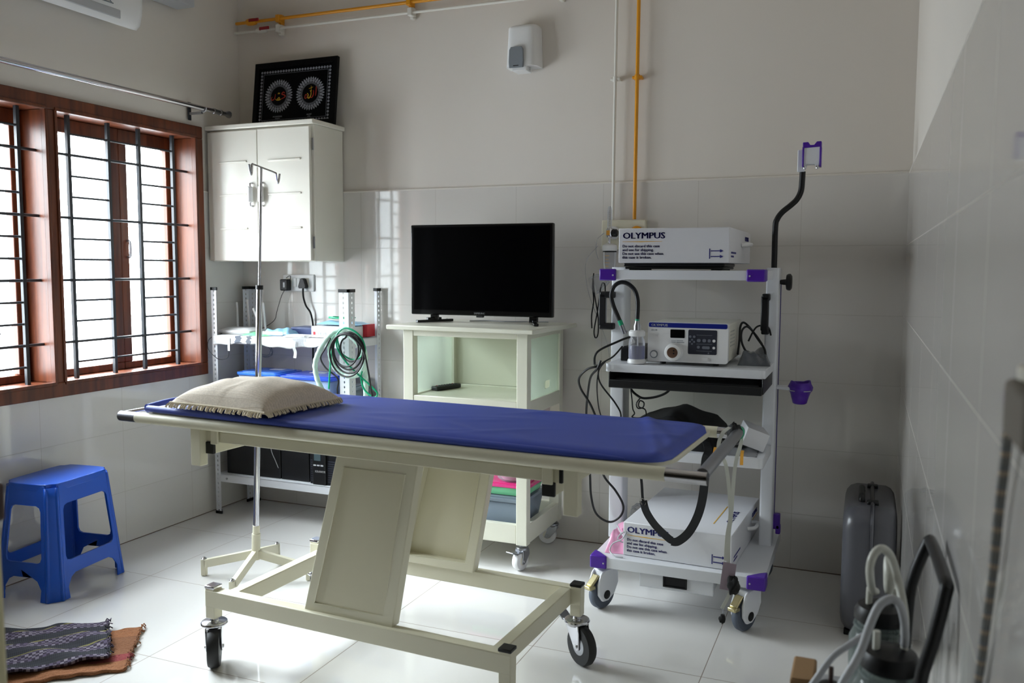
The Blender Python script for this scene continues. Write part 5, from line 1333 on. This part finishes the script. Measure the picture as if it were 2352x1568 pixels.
W(MB().lathe([(0.010, -0.007), (0.0115, -0.006), (0.0115, 0.0)], (lx0+0.024, ly0, lz0+0.024), 20, 'y'), 'power_button', 'white', pb)
W(MB().plate(rrect(lx0+0.214, lx0+0.236, lz0+0.006, lz0+0.018, 0.003), (), 0.006, XZ(yf-0.001)), 'rocker_switch', 'white', fp, bevel=0.002)
mb = MB()
for i in range(6):
    for j in range(5): mb.cyl((lx1-0.0005, ly0+0.075+0.02*i, lz0+0.06+0.014*j), (lx1+0.0006, ly0+0.075+0.02*i, lz0+0.06+0.014*j), 0.003, seg=6)
W(mb, 'vent_hole', 'grey', LS)

WB = thing('water_bottle', 'clear water bottle with white cap and base at the light source', 'bottle', (2.486, -0.662, 0.9755))
bo = (2.486, -0.662, 0.9755)
W(MB().lathe([(0.030, 0.0005), (0.036, 0.003), (0.036, 0.014), (0.032, 0.020)], bo, 28), 'bottle_base', 'white', WB)
W(MB().lathe([(0.0315, 0.017), (0.0325, 0.030), (0.0325, 0.080), (0.030, 0.094), (0.0255, 0.104), (0.0255, 0.112)], bo, 28), 'bottle_wall', 'clear', WB)
W(MB().lathe([(0.029, 0.018), (0.030, 0.070), (0.0295, 0.072)], bo, 24), 'water', clear_mat('tinted_water', (206, 208, 232), 0.55, 0.05, (150, 152, 190)), WB)
mb = MB().lathe([(0.030, 0.110), (0.032, 0.113), (0.032, 0.128), (0.026, 0.134)], bo, 28)
W(mb, 'bottle_cap', 'white', WB)
W(MB().cyl((2.490, -0.662, 1.0), (2.490, -0.662, 1.10), 0.003, seg=8), 'dip_tube', 'white', WB)
W(MB().lathe([(0.014, 0.132), (0.014, 0.150), (0.009, 0.164), (0.008, 0.172)], bo, 18), 'connector', 'steel', WB)
W(MB().cyl((2.486, -0.662, 1.146), (2.486, -0.662, 1.153), 0.0085), 'green_band', 'green', WB)
W(MB().tube([(2.486, -0.662, 1.150), (2.487, -0.660, 1.19), (2.484, -0.655, 1.232), (2.470, -0.65, 1.268), (2.442, -0.65, 1.292), (2.412, -0.65, 1.297), (2.386, -0.65, 1.280), (2.375, -0.65, 1.245), (2.384, -0.65, 1.205), (2.402, -0.65, 1.165), (2.414, -0.65, 1.138)], 0.0085, 12, 6), 'air_water_tube', 'black', WB)
W(MB().cyl((2.411, -0.65, 1.145), (2.420, -0.65, 1.124), 0.0095), 'green_band', 'green', WB)
W(MB().cyl((2.419, -0.65, 1.126), (2.432, -0.65, 1.092), 0.010).cyl((2.432, -0.65, 1.10), (2.447, -0.652, 1.098), 0.006), 'plug_end', 'steel', WB)

simple('camera_processor', 'small black box behind the water bottle on the cart', 'box', MB().box(2.398, 2.480, -0.58, -0.36, 0.9755, 1.030).box(2.405, 2.473, -0.57, -0.37, 1.028, 1.034), 'black', bevel=0.005)
simple('power_cable', 'black cables bunched at the left end of the second cart shelf', 'cable', MB().tube([(2.44, -0.47, 1.036), (2.43, -0.52, 1.07), (2.38, -0.60, 1.05), (2.31, -0.62, 1.01), (2.30, -0.62, 0.96), (2.345, -0.715, 0.965), (2.30, -0.72, 0.95), (2.26, -0.70, 0.91), (2.255, -0.66, 0.86), (2.285, -0.62, 0.79), (2.31, -0.60, 0.71), (2.30, -0.58, 0.64)], 0.0046, 8, 8), 'black')
simple('power_cable', 'black cable looping low between the trolley and the cart', 'cable', MB().tube([(2.36, -0.735, 0.99), (2.345, -0.735, 0.955), (2.31, -0.70, 0.92), (2.275, -0.62, 0.86), (2.235, -0.52, 0.74), (2.228, -0.47, 0.60), (2.233, -0.45, 0.458), (2.240, -0.45, 0.358), (2.265, -0.45, 0.283), (2.324, -0.452, 0.255), (2.373, -0.455, 0.286), (2.386, -0.455, 0.335), (2.352, -0.46, 0.398), (2.302, -0.47, 0.461), (2.285, -0.5, 0.56), (2.32, -0.55, 0.68)], 0.0048, 8, 8), 'black')
simple('cable', 'thin black wires trailing straight down the left cart column', 'cable', MB().tube([(2.375, -0.72, 0.985), (2.352, -0.73, 0.95), (2.335, -0.70, 0.88), (2.320, -0.62, 0.78), (2.330, -0.58, 0.70), (2.322, -0.56, 0.62)], 0.0026, 6, 8), 'black')
simple('cable', 'black wire curving from the shelf around the left cart column', 'cable', MB().tube([(2.41, -0.60, 1.036), (2.39, -0.66, 1.00), (2.355, -0.72, 0.968), (2.346, -0.70, 0.90), (2.385, -0.60, 0.80), (2.398, -0.56, 0.74), (2.37, -0.54, 0.66), (2.34, -0.53, 0.60)], 0.0036, 6, 8), 'black')
simple('cable', 'thick black cable sagging below the keyboard tray', 'cable', MB().tube([(2.395, -0.44, 0.884), (2.412, -0.45, 0.840), (2.44, -0.45, 0.815), (2.469, -0.45, 0.806), (2.525, -0.45, 0.817), (2.57, -0.45, 0.842), (2.59, -0.44, 0.884)], 0.0050, 8, 6), 'black')
simple('cable', 'knotted thin black lead hanging under the keyboard tray', 'cable', MB().tube([(2.455, -0.46, 0.809), (2.440, -0.47, 0.785), (2.447, -0.47, 0.765), (2.468, -0.47, 0.770), (2.472, -0.47, 0.790), (2.455, -0.47, 0.797), (2.450, -0.468, 0.772), (2.475, -0.46, 0.760), (2.478, -0.46, 0.735), (2.45, -0.46, 0.722), (2.42, -0.46, 0.724), (2.43, -0.46, 0.74), (2.422, -0.46, 0.76), (2.418, -0.46, 0.80), (2.412, -0.46, 0.84)], 0.0030, 6, 8), 'black')
simple('power_cable', 'black cables looping from the back of the light source to the column', 'cable', MB().tube([(2.845, -0.42, 1.005), (2.848, -0.40, 1.06), (2.850, -0.40, 1.115), (2.862, -0.40, 1.135), (2.890, -0.41, 1.115), (2.920, -0.42, 1.075), (2.955, -0.45, 1.030), (2.950, -0.46, 0.995), (2.90, -0.46, 1.005), (2.865, -0.44, 1.05), (2.86, -0.43, 1.10), (2.88, -0.42, 1.12), (2.91, -0.41, 1.09), (2.94, -0.42, 1.05)], 0.0044, 8, 8), 'black')
simple('cable', 'black lead with a grey sleeve bending to the right cart handle', 'cable', MB().tube([(2.885, -0.41, 1.06), (2.90, -0.41, 1.095), (2.915, -0.41, 1.118), (2.935, -0.41, 1.125), (2.962, -0.412, 1.118), (2.975, -0.44, 1.09)], 0.0036, 8, 8), 'black')
simple('film_bag', 'crumpled grey film bag beside the light source on the cart', 'bag', sheet(2.912, -0.42, 0.9755, 0.062, 0.135, 0.1, 0.030, 0.012, 12, 26), 'bubble', angle=180)

# third shelf: black bag with strap, film, white box
BG = thing('camera_bag', 'flat black shoulder bag on the third cart shelf, half hidden by the mattress', 'bag', (2.60, -0.42, 0.6405))
def bag(u, v):
    x = 2.395+0.40*u; y = -0.655+0.46*v
    e = min(1, min(u, 1-u, v, 1-v)*5)
    return (x, y, 0.641 + 0.122*(min(1, e*1.6)**0.5)*(0.50+0.50*(1-min(1, abs(u-0.52)/0.52))) + 0.004*math.sin(u*22+v*9)*e)
mb = MB().grid(24, 24, bag); mb.f.append(tuple([i*25 for i in range(25)]+[24*25+j for j in range(1, 25)]+[i*25+24 for i in range(23, -1, -1)]+[j for j in range(23, 0, -1)]))
W(mb, 'bag_body', 'fabric', BG, angle=180)
st = ribbon(MB(), [(2.45, -0.655, 0.665), (2.47, -0.695, 0.66), (2.515, -0.785, 0.610), (2.545, -0.800, 0.554), (2.553, -0.80, 0.478), (2.557, -0.80, 0.458)], 0.010, (1, 0.1, 0))
W(st, 'strap', 'strap', BG)
W(ribbon(MB(), [(2.556, -0.800, 0.462), (2.570, -0.802, 0.420), (2.605, -0.804, 0.373), (2.656, -0.806, 0.330), (2.672, -0.806, 0.322)], 0.030, (0.75, 0.0, 0.65)), 'strap', 'strap', BG)
W(ribbon(MB(), [(2.668, -0.808, 0.318), (2.695, -0.808, 0.322), (2.735, -0.806, 0.362), (2.768, -0.804, 0.433), (2.785, -0.802, 0.519), (2.790, -0.802, 0.635), (2.795, -0.78, 0.665), (2.78, -0.70, 0.672), (2.76, -0.64, 0.68)], 0.032, (1, 0.0, -0.25)), 'strap', 'strap', BG)
W(MB().tube([(2.545, -0.802, 0.470), (2.548, -0.806, 0.455), (2.562, -0.806, 0.446), (2.566, -0.802, 0.456), (2.556, -0.800, 0.470)], 0.0022, 6, 3, True), 'buckle', 'chrome', BG)
WX = thing('carton', 'small white carton tilted on the right end of the third cart shelf', 'box', (2.93, -0.50, 0.641))
Xm = Matrix.Translation((2.925, -0.51, 0.692)) @ rz(math.radians(14)) @ Matrix.Rotation(math.radians(20), 4, 'Y')
mb = MB().box(-0.044, 0.044, -0.085, 0.085, -0.036, 0.036); mb.v = [Xm @ v for v in mb.v]
W(mb, 'carton_body', 'carton', WX, bevel=0.002)
simple('film_bag', 'clear crumpled film lying around the white carton on the third shelf', 'bag', sheet(2.870, -0.575, 0.6405, 0.085, 0.100, 0.05, 0.006, 0.008, 21, 16), 'clear', angle=180)
for p, lab in (((2.800, -0.600), 'amber tag at the mattress end of the third cart shelf'), ((2.905, -0.62), 'amber tag under the white carton on the cart')):
    simple('paper_tag', lab, 'tag', ribbon(MB(), [(p[0], p[1]-0.04, 0.660), (p[0]+0.004, p[1]-0.085, 0.650), (p[0]+0.006, p[1]-0.105, 0.618)], 0.012, (1, 0, 0)), 'amber')
simple('cable', 'black coiled lead on the third cart shelf beside the strap', 'cable', MB().tube([(2.84+0.045*math.cos(t*0.5), -0.555+0.05*math.sin(t*0.5), 0.668+0.0012*t) for t in range(40)], 0.004, 6, 2), 'black')
# base shelf: pink bag and white wire
simple('plastic_bag', 'pink plastic bag squeezed beside the lower shipping case', 'bag', sheet(2.420, -0.585, 0.2180, 0.050, 0.155, 0.12, 0.046, 0.010, 31, 26), 'pinkbag', angle=180)
simple('film_bag', 'scrap of clear film above the pink bag on the cart base', 'bag', sheet(2.420, -0.30, 0.2180, 0.045, 0.09, 0.3, 0.06, 0.012, 32, 20), 'clear', angle=180)
simple('cable', 'white thin cable curling over the pink bag on the cart base', 'cable', MB().tube([(2.40, -0.60, 0.290), (2.43, -0.66, 0.285), (2.462, -0.70, 0.268), (2.47, -0.72, 0.26), (2.44, -0.735, 0.275), (2.452, -0.745, 0.30), (2.476, -0.745, 0.315), (2.462, -0.75, 0.285), (2.425, -0.75, 0.262), (2.415, -0.76, 0.235), (2.44, -0.778, 0.221), (2.475, -0.78, 0.2205)], 0.0028, 6, 8), 'lightgrey')

# ---- drip set tied to the foot end of the stretcher
IVS = thing('drip_tubing', 'white drip tape with a card tag tied to the stretcher push bar', 'drip set', (2.955, -1.27, 0.24))
def blob(c, r, seed, m, par, name):
    rr_ = random.Random(seed); ph = [rr_.uniform(0, 6) for _ in range(6)]
    def f(u, v):
        a, b = 2*PI*u, PI*v; k = r*(1+0.25*math.sin(3*a+ph[0])*math.sin(2*b+ph[1])+0.15*math.sin(5*a+ph[2]+4*b))
        return Vector(c)+Vector((k*math.sin(b)*math.cos(a), k*math.sin(b)*math.sin(a), 1.35*k*math.cos(b)))
    return W(MB().grid(18, 12, f, True), name, m, par, angle=180)
gp = lambda x, y, z: tuple(GX_ @ Vector((x, y, z)))
W(MB().lathe([(0.0180, -0.013), (0.0220, -0.010), (0.0220, 0.010), (0.0180, 0.013)], gp(1.037, 0.288, 0.842), 18, 'y'), 'green_tie', 'green', IVS)
blob(gp(1.032, 0.262, 0.845), 0.021, 9, 'fabric', IVS, 'knot')
sdv = (1, 0.25, 0)
mb = ribbon(MB(), [(2.972, -1.252, 0.845), (2.978, -1.275, 0.815), (2.963, -1.272, 0.749), (2.957, -1.27, 0.679), (2.953, -1.27, 0.581), (2.947, -1.272, 0.509), (2.948, -1.272, 0.420), (2.951, -1.274, 0.39)], 0.0115, sdv)
W(mb, 'tape', 'ribbon', IVS)
mb = ribbon(MB(), [(2.958, -1.285, 0.868), (2.930, -1.33, 0.850), (2.918, -1.335, 0.800), (2.932, -1.28, 0.744), (2.944, -1.276, 0.670), (2.951, -1.276, 0.581), (2.943, -1.278, 0.509), (2.940, -1.278, 0.43)], 0.0115, sdv)
W(mb, 'tape', 'ribbon', IVS)
W(MB().plate([(2.924, 0.338), (2.966, 0.336), (2.975, 0.424), (2.934, 0.428)], (), 0.0015, XZ(-1.282)), 'card_tag', 'mauve', IVS)
blob((2.968, -1.29, 0.358), 0.019, 3, 'fabric', IVS, 'knot')
W(ribbon(MB(), [(2.960, -1.286, 0.340), (2.950, -1.286, 0.312), (2.934, -1.286, 0.276)], 0.011, sdv), 'tape_end', 'ribbon', IVS)
W(MB().tube([(2.934, -1.286, 0.278), (2.938, -1.286, 0.264), (2.936, -1.286, 0.250)], 0.0022, 6, 4), 'thread', 'clear', IVS)
blob((2.936, -1.286, 0.242), 0.010, 5, 'fabric', IVS, 'knot')

# ---------------------------------------------------------------- suitcase
SU = thing('suitcase', 'grey hard-shell suitcase standing upright in the right back corner', 'suitcase', (3.365, -0.46, 0))
def shell_half(xa, xb, sgn, name):
    """half shell: rounded in side view, belly toward the outside"""
    mb = MB(); rings = []
    n = 40
    for t, ins in ((0.0, 0.0), (0.55, 0.0), (0.80, 0.008), (0.94, 0.022), (1.0, 0.042)):
        x = xa + (xb-xa)*t
        ol = rrect(-0.705+ins, -0.215-ins, 0.012+ins, 0.488-ins, 0.075, 8)
        rings.append([Vector((x, y, z)) for y, z in ol])
    k = len(rings[0])
    for r in rings: mb.v += r
    for i in range(len(rings)-1):
        for j in range(k): mb.f.append((i*k+j, i*k+(j+1) % k, (i+1)*k+(j+1) % k, (i+1)*k+j))
    mb.f.append(tuple(range(k))); mb.f.append(tuple((len(rings)-1)*k+j for j in range(k)))
    return W(mb, name, 'suitcase', SU, angle=50)
shell_half(3.366, 3.272, -1, 'shell'); shell_half(3.376, 3.456, 1, 'shell')
ol = rrect(-0.709, -0.211, 0.008, 0.492, 0.078, 8)
W(MB().tube([(3.371, y, z) for y, z in ol], 0.0075, 8, 1, True), 'seam_trim', 'darksteel', SU)
hnd = W(MB().tube([(3.335, -0.58, 0.486), (3.333, -0.576, 0.500), (3.333, -0.55, 0.507), (3.333, -0.44, 0.507), (3.333, -0.414, 0.500), (3.335, -0.41, 0.486)], 0.011, 10, 4), 'carry_handle', 'black', SU)
for y in (-0.60, -0.34): W(MB().box(3.352, 3.392, y-0.018, y+0.018, 0.484, 0.500), 'latch', 'black', SU, bevel=0.004)
for y in (-0.65, -0.27):
    for x in (3.30, 3.43): W(MB().box(x-0.012, x+0.012, y-0.014, y+0.014, 0.001, 0.020), 'foot', 'black', SU, bevel=0.003)

# ---------------------------------------------------------------- suction machine by the right wall
SM = thing('suction_machine', 'suction machine with two glass jars and a black handle by the right wall', 'suction machine', (3.34, -2.40, 0))
W(MB().plate(rrect(3.225, 3.440, -2.66, -2.13, 0.03), (), 0.40, Matrix.Translation((0, 0, 0.275))), 'cabinet', 'offwhite', SM, bevel=0.008)
W(MB().plate(rrect(3.215, 3.450, -2.67, -2.12, 0.03), (), 0.025, Matrix.Translation((0, 0, 0.4875))), 'deck', 'lightgrey', SM, bevel=0.005)
for x in (3.25, 3.41):
    for y in (-2.60, -2.19): W(MB().lathe([(0.012, -0.012), (0.030, -0.010), (0.030, 0.010), (0.012, 0.012)], (x, y, 0.0305), 18, 'y').box(x-0.008, x+0.008, y-0.016, y+0.016, 0.03, 0.078), 'wheel', 'rubber', SM)
for (jx, jy) in ((3.383, -2.445), (3.372, -2.235)):
    o = (jx, jy, 0.5005)
    j = W(MB().lathe([(0.050, 0.0), (0.056, 0.006), (0.056, 0.140), (0.048, 0.158), (0.043, 0.162), (0.043, 0.180)], o, 32), 'jar', 'jarglass', SM)
    W(MB().tube([(jx+0.0465*math.cos(2*PI*i/24), jy+0.0465*math.sin(2*PI*i/24), 0.5005+0.166) for i in range(24)], 0.003, 6, 1, True), 'glass_rim', 'jarglass', j)
    W(MB().lathe([(0.044, 0.176), (0.048, 0.180), (0.048, 0.194), (0.042, 0.206), (0.020, 0.212), (0.012, 0.214)], o, 30), 'jar_lid', 'black', j)
    for dx, dy in ((-0.022, -0.008), (0.022, 0.008)): W(MB().cyl((jx+dx, jy+dy, 0.706), (jx+dx, jy+dy, 0.742), 0.006, seg=10), 'nozzle', 'silicone', j)
W(MB().tube([(3.405, -2.33, 0.50), (3.412, -2.33, 0.70), (3.418, -2.33, 0.79), (3.440, -2.325, 0.862), (3.446, -2.345, 0.872), (3.453, -2.54, 0.872), (3.452, -2.565, 0.862), (3.438, -2.575, 0.79), (3.420, -2.575, 0.70), (3.412, -2.575, 0.50)], 0.0105, 12, 3), 'handle', 'black', SM)
W(MB().tube([(3.361, -2.24, 0.735), (3.353, -2.30, 0.76), (3.347, -2.39, 0.828), (3.353, -2.395, 0.856), (3.366, -2.39, 0.866), (3.381, -2.385, 0.850), (3.393, -2.39, 0.813), (3.403, -2.42, 0.77), (3.405, -2.437, 0.735)], 0.0072, 10, 6), 'hose', 'silicone', SM)
W(MB().tube([(3.245, -2.50, 0.62), (3.265, -2.506, 0.656), (3.292, -2.491, 0.698), (3.318, -2.478, 0.720), (3.345, -2.463, 0.738)], 0.0055, 10, 6), 'hose', 'lightgrey', SM)
W(MB().tube([(3.290, -2.545, 0.63), (3.311, -2.539, 0.680), (3.335, -2.524, 0.728), (3.350, -2.514, 0.778), (3.362, -2.506, 0.806), (3.378, -2.499, 0.817), (3.391, -2.494, 0.810), (3.399, -2.480, 0.785), (3.404, -2.46, 0.75), (3.405, -2.44, 0.72)], 0.0068, 10, 6), 'hose', 'lightgrey', SM)
W(MB().lathe([(0.014, 0.5005), (0.026, 0.505), (0.026, 0.640), (0.018, 0.652), (0.005, 0.656)], (3.292, -2.49, 0), 20), 'gauge_post', 'black', SM)
W(MB().cyl((3.292, -2.49, 0.650), (3.292, -2.49, 0.682), 0.004, seg=8), 'gauge_pin', 'brown', SM)
W(MB().tube([(3.383, -2.24, 0.735), (3.385, -2.24, 0.77), (3.380, -2.22, 0.80)], 0.009, 10, 4, rr=lambda t: 0.006+0.006*math.sin(t*PI)), 'catheter_plug', 'silicone', SM)
CBX = simple('cardboard_box', 'brown cardboard box standing on the suction machine deck', 'box', MB().box(3.220, 3.262, -2.40, -2.30, 0.5005, 0.606).box(3.222, 3.260, -2.398, -2.302, 0.604, 0.609), 'cardboard', bevel=0.002)
# socket and braided cord on the right wall
WS = thing('wall_socket', 'cream switch box on the right wall above the braided cord', 'socket', (3.46, -3.10, 1.2))
W(MB().box(3.4605, 3.4695, -3.22, -3.050, 1.195, 1.262), 'switch_box', 'offwhite', WS, bevel=0.004)
W(MB().box(3.446, 3.461, -3.20, -3.085, 1.200, 1.252), 'plug_top', 'umber', WS, bevel=0.006)  # unlit look of the front is put into its dull colour
tag(MB().tube([(3.455, -3.085, 1.212), (3.457, -3.045, 1.196), (3.459, -3.022, 1.164), (3.460, -2.99, 1.10), (3.461, -2.968, 1.036), (3.461, -2.93, 0.95), (3.461, -2.896, 0.877), (3.459, -2.80, 0.70), (3.455, -2.74, 0.48), (3.445, -2.672, 0.30)], 0.0048, 8, 8).build('braided_cord', 'cordbraid', None), 'grey braided mains cord hanging down the right wall', 'cord')
